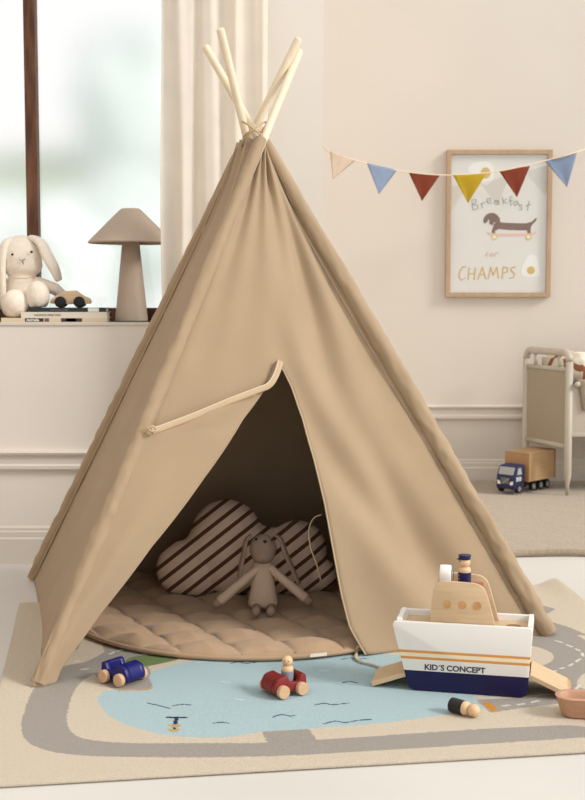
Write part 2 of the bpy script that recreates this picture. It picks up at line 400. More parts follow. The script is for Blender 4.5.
# ------------------------------------------------------------------ bunting
cpx = [(300,140),(327,150),(358,161),(395,170),(440,175),(485,173),(520,167),(548,160),(577,152),(612,138)]
def by(px): return interp([(300, 4.7), (327, 5.05), (400, 5.5), (577, 5.62), (612, D2 - .004)], px)
cp = [W(a, b_, by(a)) for a, b_ in cpx]; cp[0] = Vector((XC + .002, 4.85, cp[1].z + .05))
cps = spline(cp, 10)
bun = thing('bunting', 'string of six coloured triangle pennants hung across the back wall', 'bunting', (cp[4].x, cp[4].y, cp[4].z))
b = bm_(); tube(b, cps, .0028, 8); obj('cord', b, mat('cream_cotton_cord', (224,205,178), .9, .05, 200), bun, True, True)
for (ax, ay), (bx, by_), (tx, ty), col, lb in (((330,150),(356,160),(333,179),(206,184,164),'pale peach pennant'), ((367,163),(397,170),(379,194),(130,143,166),'dusty blue pennant, second from the left'),
    ((409,173),(440,175),(422,201),(126,62,46),'rust red pennant left of the poster'), ((453,175),(486,174),(468,203),(176,146,42),'mustard yellow pennant'),
    ((499,171),(530,166),(517,197),(126,62,46),'rust red pennant in front of the poster'), ((545,161),(577,152),(567,187),(128,142,166),'dusty blue pennant at the right end')):
    A = W(ax, ay, by(ax)); B = W(bx, by_, by(bx)); TT = W(tx, ty, by((ax + bx) / 2) + .004)
    def pen(u, v, A=A, B=B, TT=TT):
        p = A.lerp(B, u).lerp(TT, min(v, .999)); p = p + Vector((0, .006 * math.sin(u * 5) * v * (1 - v) * 3, 0)); return p
    g = grid(pen, 10, 12)
    o = obj('pennant', g, mat('pennant_%d_%d' % (col[0], col[2]), col, .9, .04, 40, .2, 500, 'weave', spec=.1), bun, True, True); solid(o, .002)
    o['label'] = lb
# ------------------------------------------------------------------ beige carpet and cot
rugz = .022
def pile(u, v):
    x = .25 + u * 2.3; y = FL(540, 557, .0).y + v * (5.845 - FL(540, 557, .0).y) + (.012 * math.sin(9 * u * 3) if v == 0 else 0)
    e = min(u, v, 1 - u, 1 - v); zz = rugz if e > .003 else .002
    return (x, y - (x - 1) * -.015 * (1 - v), zz + (.0045 * noise.noise(Vector((x * 130, y * 130, 0))) + .002 * noise.noise(Vector((x * 14, y * 14, 3))) if e > .003 else 0))
carpet_m = mat('beige_pile_carpet', (166,151,131), .95, .12, 160, .8, 260, sheen=.3, spec=.05)
o = obj('carpet', grid(pile, 420, 300), carpet_m, smooth=True); solid(o, .004, 1)
tag(o, 'beige deep-pile carpet by the back wall under the cot', 'carpet')
cot_m = mat('greige_lacquer', (184,175,160), .4, spec=.4); cot_p = mat('greige_panel', (160,147,126), .6, .02, 6)
rz = .0235
pf = W(525.5, 441, 5.74); pn = W(568, 448, 5.42)
Af = Vector((pf.x, 5.74, rz)); An = Vector((pn.x, 5.42, rz)); ev = (An - Af).normalized(); EL = (An - Af).length
cot = thing('cot', 'greige painted cot with slim round posts at the right edge on the carpet', 'bed', Af.lerp(An, .5))
ztop = W(568, 350, 5.42).z; zr = W(568, 370, 5.42).z; zb = W(568, 447, 5.42).z
lv = Vector((.998, .04, 0)); R = .0165
def P(s, l, z): return Af + ev * (s * EL) + lv * l + Vector((0, 0, z - rz))
def legpost(s, l):
    b = bm_(); pts = [P(s, l, rz), P(s, l, rz + .05), P(s, l, rz + .09), P(s, l, ztop - .05)]; tube(b, pts, [.007, .0085, R, R], 16); return b
LB = 1.0
for l in (0, LB):
    for s in (0, 1):
        obj('post', legpost(s, l), cot_m, cot, True, True)
    b = bm_(); arc = [P(0, l, ztop - .05)] + [P(.0 + .10 * (1 - math.cos(a)), l, ztop - .05 + .038 * math.sin(a)) for a in (.4, .8, 1.2, 1.57)] + \
        [P(1 - .10 * (1 - math.cos(a)), l, ztop - .05 + .038 * math.sin(a)) for a in (1.57, 1.2, .8, .4)] + [P(1, l, ztop - .05)]
    tube(b, arc, R, 16); obj('top_rail', b, cot_m, cot, True, True)
    b = bm_(); tube(b, [P(0, l, zr), P(1, l, zr)], .011, 14); obj('rail', b, cot_m, cot, True, True)
    b = bm_(); tube(b, [P(0, l, zb), P(1, l, zb)], .012, 14); obj('rail', b, cot_m, cot, True, True)
    for s in (.22, .78):
        b = bm_(); tube(b, [P(s, l, zr), P(s, l, ztop - .02)], .009, 12); obj('spindle', b, cot_m, cot, True, True)
    b = bm_(); M = Matrix.Translation(P(0, l, zb)) @ Matrix.Rotation(math.atan2(ev.y, ev.x), 4, 'Z')
    box(b, (.008, -.004, 0), (EL - .008, .004, zr - zb), 0, M=M); obj('end_panel', b, cot_p, cot, world=True)
zs1 = W(580, 386, 5.3).z; zs0 = W(580, 437, 5.3).z
for s in (0, 1):
    M = Matrix.Translation(P(s, 0, 0) - Vector((0, 0, 0))) @ Matrix.Rotation(math.atan2(lv.y, lv.x), 4, 'Z')
    b = bm_(); box(b, (.010, -.008, zs0 ), (LB - .01, .008, zs1), .002, M=M); obj('side_panel', b, cot_m, cot, world=True)
    b = bm_(); box(b, (.010, -.012, zs0 - .012), (LB - .01, .012, zs0 + .004), .002, M=M); obj('side_rail', b, cot_m, cot, world=True)
b = bm_(); M = Matrix.Translation(P(0, 0, 0)) @ Matrix.Rotation(math.atan2(lv.y, lv.x), 4, 'Z')
for px_, zz in ((577, 392), (577, 392)):
    pass
kn = P(1, .022, W(578, 386, 5.3).z); kn = kn + ev * .016
lathe(b := bm_(), [(0, 0), (.010, 0), (.013, .006), (.012, .014), (.006, .018), (0, .018)], 16, Matrix.Translation(kn) @ Matrix.Rotation(math.atan2(ev.y, ev.x), 4, 'Z') @ Matrix.Rotation(PI / 2, 4, 'Y'))
obj('knob', b, cot_m, cot, True, True)
b = bm_(); box(b, (.02, -EL + .03, zs0 + .01), (LB - .02, -.02, zs1 - .02), .02, 3, M=Matrix.Translation(P(1, 0, 0) + Vector((0, 0, -rz))) @ Matrix.Rotation(math.atan2(ev.y, ev.x) + PI / 2, 4, 'Z') if False else Matrix.Translation(P(0, 0, 0) * 1.0) @ Matrix.Identity(4))
b.free()
def Q(s, l, z): return P(s, l, z)
def slab(s0, s1, l0, l1, z0, z1, bev):
    b = bm_(); box(b, (0, 0, 0), (1, 1, 1), 0)
    for v in b.verts:
        v.co = P(s0 + (s1 - s0) * v.co.x, l0 + (l1 - l0) * v.co.y, z0 + (z1 - z0) * v.co.z)
    if bev: bmesh.ops.bevel(b, geom=b.edges[:], offset=bev, segments=3, affect='EDGES')
    return b
mt = obj('mattress', slab(.06, .94, .03, LB - .03, zs0 + .012, zs1 - .03, .02), mat('white_mattress_cotton', (228,222,210), .9), smooth=2)
tag(recenter(mt), 'white mattress lying inside the greige cot', 'mattress')
# patterned bumper pillow and blanket
blk = mat('cream_and_rust_cotton', (238,228,210), .9)
N_ = blk.node_tree.nodes; L_ = blk.node_tree.links
tc = N_.new('ShaderNodeTexCoord'); mp = N_.new('ShaderNodeMapping'); mp.inputs['Rotation'].default_value = (0.3, .9, .4); mp.inputs['Scale'].default_value = (5, 5, 5)
br = N_.new('ShaderNodeTexVoronoi'); br.feature = 'DISTANCE_TO_EDGE'; br.inputs['Randomness'].default_value = .75; br.inputs['Scale'].default_value = 1.3
mt_ = N_.new('ShaderNodeMath'); mt_.operation = 'LESS_THAN'; mt_.inputs[1].default_value = .07
mx = N_.new('ShaderNodeMix'); mx.data_type = 'RGBA'; mx.inputs[6].default_value = lin((240,230,212)); mx.inputs[7].default_value = lin((158,104,74))
L_.new(tc.outputs['Object'], mp.inputs[0]); L_.new(mp.outputs[0], br.inputs['Vector']); L_.new(br.outputs['Distance'], mt_.inputs[0]); L_.new(mt_.outputs[0], mx.inputs[0]); L_.new(mx.outputs[2], N_['Principled BSDF'].inputs['Base Color'])
zt1 = W(568, 355, 5.35).z
pl = obj('pillow', slab(.10, .955, .035, .16, zs1 - .026, zt1 + .004, .03), blk, smooth=True)
tag(recenter(pl), 'cream pillow with rust brown shapes propped behind the cot rail', 'pillow')
dv = obj('duvet', slab(.04, .965, .17, LB - .08, zs1 - .026, zt1 - .005, .03), blk, smooth=True)
tag(recenter(dv), 'cream duvet with rust brown bars on the cot mattress', 'duvet')
kb = mat('beige_knit', (206,186,160), .95, .08, 200, .9, 260, 'weave')
def knit(u, v):
    l = .022 + u * .3; lead = interp([(0, .0), (1, .06)], v)
    t = v
    if t < .3: s = .97 + .075 * t / .3; z = zs1 + .014 - .3 * (t - .15) ** 2
    else: s = 1.045 + .01 * math.sin(u * 20); z = zs1 + .006 - (t - .3) / .7 * .115
    return P(s, l + lead * .5, z + .004 * math.sin(u * 14 + v * 5))
o = obj('knitted_blanket', grid(knit, 40, 40), kb, smooth=True); solid(o, .009)
tag(recenter(o), 'beige knitted blanket hanging over the side of the cot', 'blanket')
# ------------------------------------------------------------------ table lamp
def X1(px, Y=D1 + .10): return W(px, 310, Y).x
LY = D1 + .10
lamp_m = mat('taupe_ceramic', (186,168,150), .55, .02, 30, .1, 200)
lx = X1(131.5); lamp = thing('table_lamp', 'taupe mushroom table lamp with conical shade on the window sill', 'lamp', (lx, LY, SILL))
px_m = LY / F
zs = W(131, 242, LY).z - SILL; zt_ = W(131, 208.5, LY).z - SILL
b = bm_(); r0 = 16.5 * px_m; r1 = 8 * px_m
lathe(b, [(0, 0), (r0 - .003, 0), (r0, .003), (r0 - .001, .006), (r1 + .001, zs + .01), (r1 - .002, zs + .013), (0, zs + .013)], 48); obj('base', b, lamp_m, lamp, smooth=2)
rb = 42.5 * px_m; rt = 9.5 * px_m
b = bm_(); lathe(b, [(0, zt_), (rt - .004, zt_), (rt + .003, zt_ - .004), (rb - .012, zs + .012), (rb, zs - .001), (rb - .003, zs - .005), (rb - .006, zs - .002), (rb - .016, zs + .008), (rt, zt_ - .012), (0, zt_ - .012)], 64)
obj('lamp_shade', b, lamp_m, lamp, smooth=2)
b = bm_(); lathe(b, [(.012, zs + .013), (.018, zs + .013), (.018, zs + .045), (.012, zs + .05), (0, zs + .05)], 20); tube(b, [(-.05, 0, zs + .018), (.05, 0, zs + .018)], .003, 8); obj('socket', b, black, lamp, smooth=2)
b = bm_(); tube(b, spline([(r0 * .6, .06, .003), (.09, .085, .012), (.125, .07, .05), (.16, .075, .09), (.20, .08, .04)], 8), .0022, 8); obj('cord', b, black, lamp, smooth=True)
# ------------------------------------------------------------------ books
BY = D1 + .002
def bookx(px): return W(px, 315, BY).x
def book(px0, px1, py0, py1, dep, cover, label, pages=(232,226,212), y0=BY, spine=None):
    za, zb_ = W(0, py1, BY).z, W(0, py0, BY).z
    if py1 > 321: za = SILL
    x0, x1 = bookx(px0), bookx(px1)
    t = thing('book', label, 'book', ((x0 + x1) / 2, y0 + dep / 2, za), 0, 'books stacked on the window sill')
    th = zb_ - za; hw = (x1 - x0) / 2; b = bm_()
    box(b, (-hw, -dep / 2, 0), (hw, dep / 2, .0016)); box(b, (-hw, -dep / 2, th - .0016), (hw, dep / 2, th)); box(b, (-hw, -dep / 2, .0016), (hw, -dep / 2 + .002, th - .0016), 0)
    obj('cover', b, mat('cover_' + label[:14].replace(' ', '_'), cover, .6), t)
    obj('pages', box(bm_(), (-hw + .004, -dep / 2 + .0025, .0018), (hw - .004, dep / 2 - .004, th - .0018)), mat('book_pages', pages, .9), t)
    def band(pa, pb, col, name='spine_band', txt=None):
        o = obj(name, box(bm_(), (bookx(pa) - t.location.x, -dep / 2 - .0004, th * .06), (bookx(pb) - t.location.x, -dep / 2 + .0003, th * .94)), mat('band_%d_%d_%d' % col, col, .6), t)
        return o
    for s in (spine or []): band(*s)
    return t, th, dep
t3, h3, d3 = book(1, 107, 318, 322, .092, (222,204,172), 'cream magazine with dark photo patches on its spine, lowest in the stack', spine=[(25,43.5,(58,48,48)), (44.5,49,(120,96,80)), (61,82,(74,60,54)), (66,76,(180,160,140))])
t2, h2, d2 = book(21, 107, 312, 318, .090, (226,217,202), 'white book in the middle of the sill stack', spine=None)
t1, h1, d1_ = book(30, 106, 307.8, 312, .088, (42,50,54), 'black book with white spine end, topmost of the sill stack', spine=[(88,99,(232,230,224))])
def letter(body, size, parent, x, y, z, m, bold=0, face='front', depth=.0003):
    me = text_mesh(body, size, depth, bold); me.transform(Matrix.Rotation(PI / 2, 4, 'X')); me.transform(Matrix.Translation((x, y, z)))
    return obj('lettering', me, m, parent)
lt = mat('white_lettering', (240,238,232), .6); dk = mat('dark_lettering', (50,46,48), .6)
letter('Animalia', .012, t3, bookx(26.5) - t3.location.x, -d3 / 2 - .0008, .003, lt, .0003)
letter('THE BOOK DIRECTORY', .0085, t2, bookx(34) - t2.location.x, -d2 / 2 - .0004, .007, dk)
letter('THE LIVING ROOM', .007, t1, bookx(50) - t1.location.x, -d1_ / 2 - .0004, .004, mat('grey_lettering', (140,140,140), .6))
# ------------------------------------------------------------------ wooden toy car on the books
stack = t1.location.z + h1
YB = D1 + .046
cxm = W(70.5, 300, YB).x; s_ = YB / F
tc_ = thing('toy_car', 'natural wooden toy car with black wheels on the stacked books', 'toy car', (cxm, YB, stack), .05)
prof = [(-20, 4.5), (-19, 8), (-14, 12), (-5, 16.5), (6, 17), (13, 12), (19, 9.5), (20.5, 7), (20, 4), (12, 3.5), (-12, 3.5)]
b = bm_(); prism(b, rounded([(x * s_, z * s_) for x, z in prof], .003, 3), .045, .003, 'y', Matrix.Translation((0, -.0225, 0))); obj('body', b, wood_x, tc_, smooth=2)
for x in (-9, 9.5):
    for y in (-.0315, .0235):
        b = bm_(); lathe(b, [(0, 0), (5.1 * s_, 0), (5.6 * s_, .001), (5.6 * s_, .007), (5.1 * s_, .008), (0, .008)], 28, Matrix.Translation((x * s_, y + .008, 5.6 * s_)) @ Matrix.Rotation(PI / 2, 4, 'X')); obj('wheel', b, black, tc_, smooth=2)
# ------------------------------------------------------------------ white plush rabbit
plush = mat('cream_plush', (240,228,212), .95, .04, 60, .9, 170, sheen=.6, spec=.05)
RY = D1 + .14
def R3(px, py, Y=RY): return W(px, py, Y)
q = RY / F
pr = thing('plush_rabbit', 'white plush rabbit with long drooping ears sitting on the sill', 'soft toy', (R3(20, 320).x, RY, SILL))
b = bm_()
ball(b, R3(21.5, 257), (20.5 * q, 18.5 * q, 22 * q)); ball(b, R3(22, 265), (20.5 * q, 18 * q, 14 * q)); ball(b, R3(24, 296), (19 * q, 16 * q, 19 * q)); capsule(b, R3(22, 280), R3(24, 300), 14 * q, 19 * q)
body = obj('body', blob(b, .005, 5), plush, pr, True, True)
b = bm_(); pts = [(14,238,-.01), (5,244,-.03), (1,262,-.045), (1,282,-.05), (3,304,-.05)]
tube(b, spline([R3(a, c, RY + d) for a, c, d in pts], 5), [3.5 * q + 4.2 * q * math.sin(PI * min(1, i / 23)) for i in range(21)], 14, flat=.55); obj('ear', blob(b, .004, 4), plush, pr, True, True)
b = bm_(); pts = [(30,237,-.01), (40,242,-.025), (48,257,-.03), (55,270,-.03), (59,281,-.025)]
tube(b, spline([R3(a, c, RY + d) for a, c, d in pts], 5), [2.5 * q + 6.2 * q * math.sin(PI * (.10 + .76 * i / 20)) for i in range(21)], 14, flat=.55); obj('ear', blob(b, .004, 4), plush, pr, True, True)
b = bm_(); capsule(b, R3(38, 283, RY - .01), R3(55, 289, RY - .02), 6.5 * q, 6 * q); capsule(b, R3(55, 289, RY - .02), R3(68, 300, RY - .005), 6 * q, 4.6 * q); obj('arm', blob(b, .004, 4), plush, pr, True, True)
b = bm_(); capsule(b, R3(4, 284, RY - .01), R3(-2, 304, RY - .03), 6.5 * q, 6 * q); obj('arm', blob(b, .004, 4), plush, pr, True, True)
FYl = RY - .085
b = bm_(); c = R3(15, 303.5, FYl); ball(b, c, (13.5 * q, 12 * q, 14 * q), M=Matrix.Rotation(.5, 4, 'Y')); capsule(b, R3(12, 308, FYl + .02), R3(18, 305, RY - .01), 10 * q, 10 * q)
zmin = SILL + .001
for v in b.verts: v.co.z = max(v.co.z, (SILL + h3 + .002) if v.co.y < D1 + .10 else zmin)
obj('leg', blob(b, .004, 4), plush, pr, True, True)
b = bm_(); ball(b, R3(38, 296, FYl + .0), (11.5 * q, 11 * q, 15 * q)); capsule(b, R3(38, 300, FYl + .02), R3(30, 300, RY), 10 * q, 11 * q)
for v in b.verts: v.co.z = max(v.co.z, stack + .002 if v.co.y < D1 + .10 else zmin)
obj('leg', blob(b, .004, 4), plush, pr, True, True)
for ex, ey in ((12.5, 254.5), (31.5, 252)):
    b = bm_(); ball(b, R3(ex, ey, RY - 17.2 * q), 1.35 * q, 2); obj('eye', b, black, pr, True, True)
b = bm_()
for seg in ([(19.5,259.5),(22,261),(25,258.8)], [(22.6,261),(23.3,264.5)]):
    tube(b, [R3(a, c, RY - 19.2 * q) for a, c in seg], .0014, 6)
obj('stitched_nose', b, mat('brown_thread', (96,80,74), .8), pr, world=True)
b = bm_(); tube(b, [R3(a, c, RY - d * q) for a, c, d in ((8,277,16), (16,278.6,18.5), (26,278.4,18.5), (36,276.5,15))], .0016, 6); obj('neck_seam', b, mat('tan_thread', (206,180,150), .8), pr, world=True)
# ------------------------------------------------------------------ toy truck
ca = FL(507, 493, rugz); TY = ca.y + .10
f_ = Vector((-.70, -.714, 0)); rzt = math.atan2(f_.y, f_.x)
cc = W(520, 491, z=rugz + .004); trk = thing('toy_truck', 'toy truck with navy cab and light wooden cargo box on the beige carpet', 'toy truck', (cc.x + .012, cc.y + .000, rugz + .0055), rzt); trk.scale = (1.15,) * 3; trk.location.z += .004
navyt = mat('muted_navy_paint', (38,42,78), .45); grayw = mat('grey_window_paint', (168,168,168), .4)
# local +x = driving direction
def side_prism(pts, y0, y1, bev=.002): return prism(bm_(), pts, y1 - y0, bev, 'y', Matrix.Translation((0, y0, 0)))
cw = .042
b = side_prism([(-.13, .022), (.105, .022), (.105, .034), (-.13, .034)], -.034, .034); obj('chassis', b, black, trk)
cabp = rounded([(.052, .016), (.117, .016), (.119, .055), (.116, .066), (.102, .105), (.052, .108)], [.003, .005, .01, .01, .018, .003], 4)
cab = obj('cab', side_prism(cabp, -cw, cw, .004), navyt, trk, smooth=2)
b = bm_(); M = Matrix.Translation((.1075, 0, .099)) @ Matrix.Rotation(math.atan2(.018, .047) * 1, 4, 'Y') @ Matrix.Rotation(0, 4, 'X')
M = Matrix.Translation((.1100, 0, .0855)) @ Matrix.Rotation(-math.atan2(.014, .039), 4, 'Y')
box(b, (-.001, -.034, -.015), (.0012, .034, .015), .001, M=M); obj('windscreen', b, grayw, cab)
for sgn in (-1, 1):
    o = obj('side_window', prism(bm_(), [(.070, .072), (.101, .072), (.095, .096), (.078, .098)], .001, 0, 'y', Matrix.Translation((0, sgn * cw - (0 if sgn > 0 else .001), 0))), grayw, cab)
o = obj('grille', prism(bm_(), [(-.020, .060), (.020, .060), (.015, .036), (-.015, .036)], .0015, 0, 'x', Matrix.Translation((.1183, 0, 0))), mat('grille_grey', (110,106,104), .4), cab)
b = bm_(); tube(b, [(.1203, .016, .057), (.1203, -.012, .039)], .0012, 6); obj('grille_bar', b, mat('light_grey_paint', (180,178,174), .4), cab)
for sgn in (-1, 1):
    obj('headlight', prism(bm_(), [(sgn * .021, .034), (sgn * .023, .045), (sgn * .036, .049), (sgn * .035, .034)], .0012, 0, 'x', Matrix.Translation((.1185, 0, 0))), mat('white_headlight_paint', (236,234,228), .4), cab)
me = text_mesh('310', .022, .0004, .0006); me.transform(Matrix.Rotation(PI / 2, 4, 'X')); me.transform(Matrix.Rotation(PI, 4, 'Z')); me.transform(Matrix.Translation((.108, cw + .0005, .048))); obj('lettering', me, lt, cab)
box_m = mat('honey_birch_box', (190,156,114), .5, .05, 14, .1, 60, stretch=(1,1,6)); box_d = mat('darker_birch_edge', (160,120,84), .5, .05, 14)
bx = obj('cargo_box', box(bm_(), (-.132, -.056, .040), (.040, .056, .152), .003), box_m, trk, smooth=2)
obj('rear_edge', box(bm_(), (-.141, -.058, .040), (-.132, .058, .154), .002), box_d, bx)
obj('front_board', box(bm_(), (.040, -.056, .040), (.043, .056, .152), .001), mat('warm_front_board', (172,132,94), .5, .05, 14), bx)
gw = mat('grey_wheel', (120,118,118), .5)
for x, r in ((.088, .017), (-.012, .017), (-.062, .017), (-.108, .017)):
    for sgn in (-1, 1):
        b = bm_(); yy = cw + .002 if x > .05 else .042
        lathe(b, [(0, 0), (r, 0), (r, .012), (r - .003, .013), (0, .013)], 24, Matrix.Translation((x, sgn * (yy - .012), r)) @ Matrix.Rotation(-sgn * PI / 2, 4, 'X')); w = obj('wheel', b, black, trk, smooth=2)
        b = bm_(); lathe(b, [(0, .0132), (r * .62, .0132), (r * .55, .0145), (0, .0145)], 20, Matrix.Translation((x, sgn * (yy - .012), r)) @ Matrix.Rotation(-sgn * PI / 2, 4, 'X')); obj('hubcap', b, gw, w, smooth=2)
# ------------------------------------------------------------------ teepee
def pole_pts(foot, top, Yc, fz=.0):
    f = FL(foot[0], foot[1], fz); d0 = foot[1] - 135
    xc = foot[0] + (top[0] - foot[0]) * (foot[1] - 135) / (foot[1] - top[1]); c = W(xc, 135, Yc)
    lo, hi = .9, 1.6
    for _ in range(50):
        m = (lo + hi) / 2; p = f.lerp(c, m); v = p - Vector((0, 0, H)); up = Vector((0, st_, ct)); fw_ = Vector((0, ct, -st_))
        py = 400 - F * v.dot(up) / v.dot(fw_)
        if py > top[1]: lo = m
        else: hi = m
    return f, c, f.lerp(c, lo)
PL = {'fl': pole_pts((40,687), (300,50), 3.43), 'fr': pole_pts((547,637), (205,46), 3.50), 'bl': pole_pts((34,581), (299,38), 3.56), 'br': pole_pts((352,570), (220,28), 3.47)}
fA = PL['fl'][0]; tp = thing('teepee', 'beige cotton canvas play tent on four crossed wooden poles with open door', 'play tent', (-.05, 3.5, .004))
pr_ = .0110
for k in ('fl', 'fr', 'bl', 'br'):
    f, c, t = PL[k]; d = (t - f).normalized(); f2 = f + Vector((0, 0, .018)); b = bm_()
    tube(b, [f2, f.lerp(t, .5), t - d * .006, t - d * .002, t], [pr_, pr_, pr_, pr_ * .85, pr_ * .5], 18); obj('pole', b, wood_pole, tp, 2, True)
ZT = W(255, 143, 3.46).z          # height at which the canvas ends
def pp(k, t):
    """Point on pole k; t = 0 at the canvas top, 1 on the floor."""
    f, c, _ = PL[k]; z = ZT * (1 - t); return f.lerp(c, z / c.z)
cen = Vector((-.05, 3.5, 0))
def normal_of(a, b_):
    u = PL[b_][0] - PL[a][0]; v = PL[a][1] - PL[a][0]; n = u.cross(v).normalized()
    m = (PL[a][0] + PL[b_][0]) / 2
    return n if n.dot(m - cen) > 0 else -n
nF = normal_of('fl', 'fr'); nL = normal_of('bl', 'fl'); nR = normal_of('fr', 'br'); nB = normal_of('br', 'bl')
def st_of(px, py):
    """(s,t) on the front panel for a pixel."""
    lo = Vector((0, 0, H)); d = (W(px, py, 1.0) - lo); p0 = PL['fl'][0]; k = (p0 - lo).dot(nF0) / d.dot(nF0); p = lo + d * k
    t = 1 - p.z / ZT; a, b_ = pp('fl', t), pp('fr', t); return ((p - a).dot(b_ - a) / (b_ - a).length_squared, t)
nF0 = (PL['fr'][0] - PL['fl'][0]).cross((PL['fl'][1] + PL['fr'][1]) / 2 - PL['fl'][0]).normalized()
def fdisp(s, t):
    """Soft folds of the front canvas, measured along its outward normal."""
    g = math.exp(-t * 4.2)
    d = .020 * math.sin(PI * min(max(s, 0), 1)) * (.3 + .7 * t)
    d += .020 * g * math.sin(s * 17 + 1.2) + .008 * g * math.sin(s * 31 + 4 * t) + .005 * math.exp(-t * 1.6) * math.sin(s * 24 + 2)
    # creases that run from the top corner down to the right, and across the right flap
    d += -.040 * math.exp(-((s - (.80 - .20 * t)) / .07) ** 2) * math.exp(-((t - .30) / .22) ** 2)
    d += .045 * math.exp(-((s - (.62 + .34 * (t - .55))) / .075) ** 2) * math.exp(-((t - .72) / .24) ** 2)
    d += -.050 * math.exp(-((s - (.50 + .62 * (t - .42))) / .06) ** 2) * math.exp(-((t - .72) / .2) ** 2)
    d += -.036 * math.exp(-((s - (.80 + .3 * (t - .75))) / .05) ** 2) * math.exp(-((t - .8) / .18) ** 2)
    d += .006 * noise.noise(Vector((s * 5, t * 6, 1.3)))
    return d * min(1, (1 - abs(2 * s - 1)) * 7 + .0)
def FP(s, t, off=0.0):
    p = pp('fl', t).lerp(pp('fr', t), s); q = p + nF * (fdisp(s, t) + off); q.z = max(q.z, .006); return q
apx = st_of(276, 362)
Lpx = [(275,362),(271,372),(264,387),(240,420),(200,480),(150,546),(100,612),(68,657),(60,668)]
Rpx = [(277,362),(283,372),(291,388),(302,420),(312,460),(321,503),(330,552),(338,595),(346,628),(357,648),(362,656)]
Ltab = sorted((st_of(*p)[1], st_of(*p)[0]) for p in Lpx); Rtab = sorted((st_of(*p)[1], st_of(*p)[0]) for p in Rpx)
print('apex st', apx, 'left', Ltab[-1], 'right', Rtab[-1])
tA = apx[1]
Ltab[0] = (tA, apx[0]); Rtab[0] = (tA, apx[0])
b = bmesh.new()
def addgrid(f, nu, nv):
    g = grid(f, nu, nv); merge(b, g)
NU, NA, NB = 70, 46, 90
jL = int(NU * apx[0]); 
def top(u, v): 
    i = u * NU; s = apx[0] * i / jL if i <= jL else apx[0] + (1 - apx[0]) * (i - jL) / (NU - jL)
    return FP(s, v * tA)
addgrid(top, NU, NA)
addgrid(lambda u, v: FP(u * interp(Ltab, tA + v * (1 - tA)), tA + v * (1 - tA)), jL, NB)
def rp_(u, v):
    t = tA + v * (1 - tA); s0 = interp(Rtab, t); s = s0 + (1 - s0) * u
    lift = .012 * gauss(u, 0, .12) * (v)          # the free edge curls a little
    return FP(s, t, lift)
addgrid(rp_, NU - jL, NB)
bmesh.ops.remove_doubles(b, verts=b.verts[:], dist=.001)
o = obj('front_panel', b, canvas, tp, True, True); solid(o, .0025)
# folded-back door flap with its piped hem
tie = st_of(148, 430)
Htab = sorted([(tA, apx[0] - .004), (st_of(268, 384)[1], st_of(266, 383)[0]), (st_of(262, 389)[1], st_of(250, 389)[0]), (tie[1], tie[0])])
hem_px = [(275,363),(271,375),(264,386),(252,391),(225,401),(190,415),(160,426),(148,430)]
hst = [st_of(*p) for p in hem_px]; hst2 = sorted((t, s) for s, t in hst)
def flap(u, v):
    t = tA + .001 + v * (1 - tA - .001)
    s1 = interp(Ltab, t) + .002; s0 = interp(hst2, t) if t < tie[1] else -.012 - .01 * math.sin(v * 9)
    s0 = min(s0, s1 - .0005); s = s0 + (s1 - s0) * u
    return FP(s, t, .014 * (1 - u ** 3) + .012 * gauss(u, .45, .25) * gauss(v, .6, .4) + .003)
o = obj('door_flap', grid(flap, 36, 90), canvas, tp, True, True); solid(o, .0025)
def hemline(off):
    return [FP(s, t, off) for s, t in hst]
hl = spline(hemline(.019), 6)
def hemband(u, v):
    i = min(int(u * (len(hl) - 1)), len(hl) - 2); f = u * (len(hl) - 1) - i; p = hl[i].lerp(hl[i + 1], f)
    tg_ = (hl[min(i + 2, len(hl) - 1)] - hl[max(i - 1, 0)]).normalized(); w_ = nF.cross(tg_).normalized(); w_ = w_ if w_.z < 0 else -w_
    return p + w_ * .0135 * v + nF * .002 * math.sin(PI * v)
o = obj('zip_hem', grid(hemband, 60, 5), canvas_trim, tp, True, True); solid(o, .003)
b = bm_(); tube(b, [p + nF * .001 for p in hl], .0024, 8); obj('hem_piping', b, mat('pale_piping', (206,186,160), .9), tp, True, True)
b = bm_(); tube(b, spline([FP(s, t + .012, .020) for s, t in hst[3:]], 6), .0015, 6); obj('hem_stitching', b, mat('tan_stitch', (170,140,106), .9), tp, True, True)
b = bm_(); tube(b, [FP(interp(Ltab, t), t, .003) for t in [tA + (1 - tA) * i / 60 for i in range(61)]], .0028, 8); obj('fold_piping', b, canvas, tp, True, True)
b = bm_(); tube(b, [FP(interp(Rtab, t), t, .012 * (t - tA) / (1 - tA)) for t in [tA + (1 - tA) * i / 60 for i in range(61)]], .0022, 8); obj('door_edge_piping', b, canvas_trim, tp, True, True)
hp = FP(*tie, .03)
b = bm_(); tube(b, spline([hp + Vector((-.035, .0, -.018)), hp + Vector((-.012, -.012, -.004)), hp + Vector((.002, -.012, .006)), hp + Vector((.012, -.008, -.004)), hp + Vector((.0, -.014, -.006)), hp + Vector((-.012, -.012, .004))], 6), .003, 8); obj('flap_tie', b, canvas_trim, tp, True, True)
# other panels
def panel(name, a, c, n, sag, seed, nu=40):
    def f(u, v):
        p = pp(a, v).lerp(pp(c, v), u); e = min(1, (1 - abs(2 * u - 1)) * 6)
        d = (-sag * math.sin(PI * u) * (.3 + v * .7) + .010 * math.exp(-3.5 * v) * math.sin(u * 19 + seed) + .007 * noise.noise(Vector((u * 4, v * 5, seed)))) * e
        d += (.030 if name == 'left_panel' else .01) * math.exp(-9 * v) * e; q = p + n * d; q.z = max(q.z, .005); return q
    o = obj(name, grid(f, nu, 80), canvas, tp, True, True); solid(o, .0025); return o
panel('left_panel', 'bl', 'fl', nL, .012, 1.0); panel('right_panel', 'fr', 'br', nR, .01, 2.2); panel('back_panel', 'br', 'bl', nB, .01, 3.1)
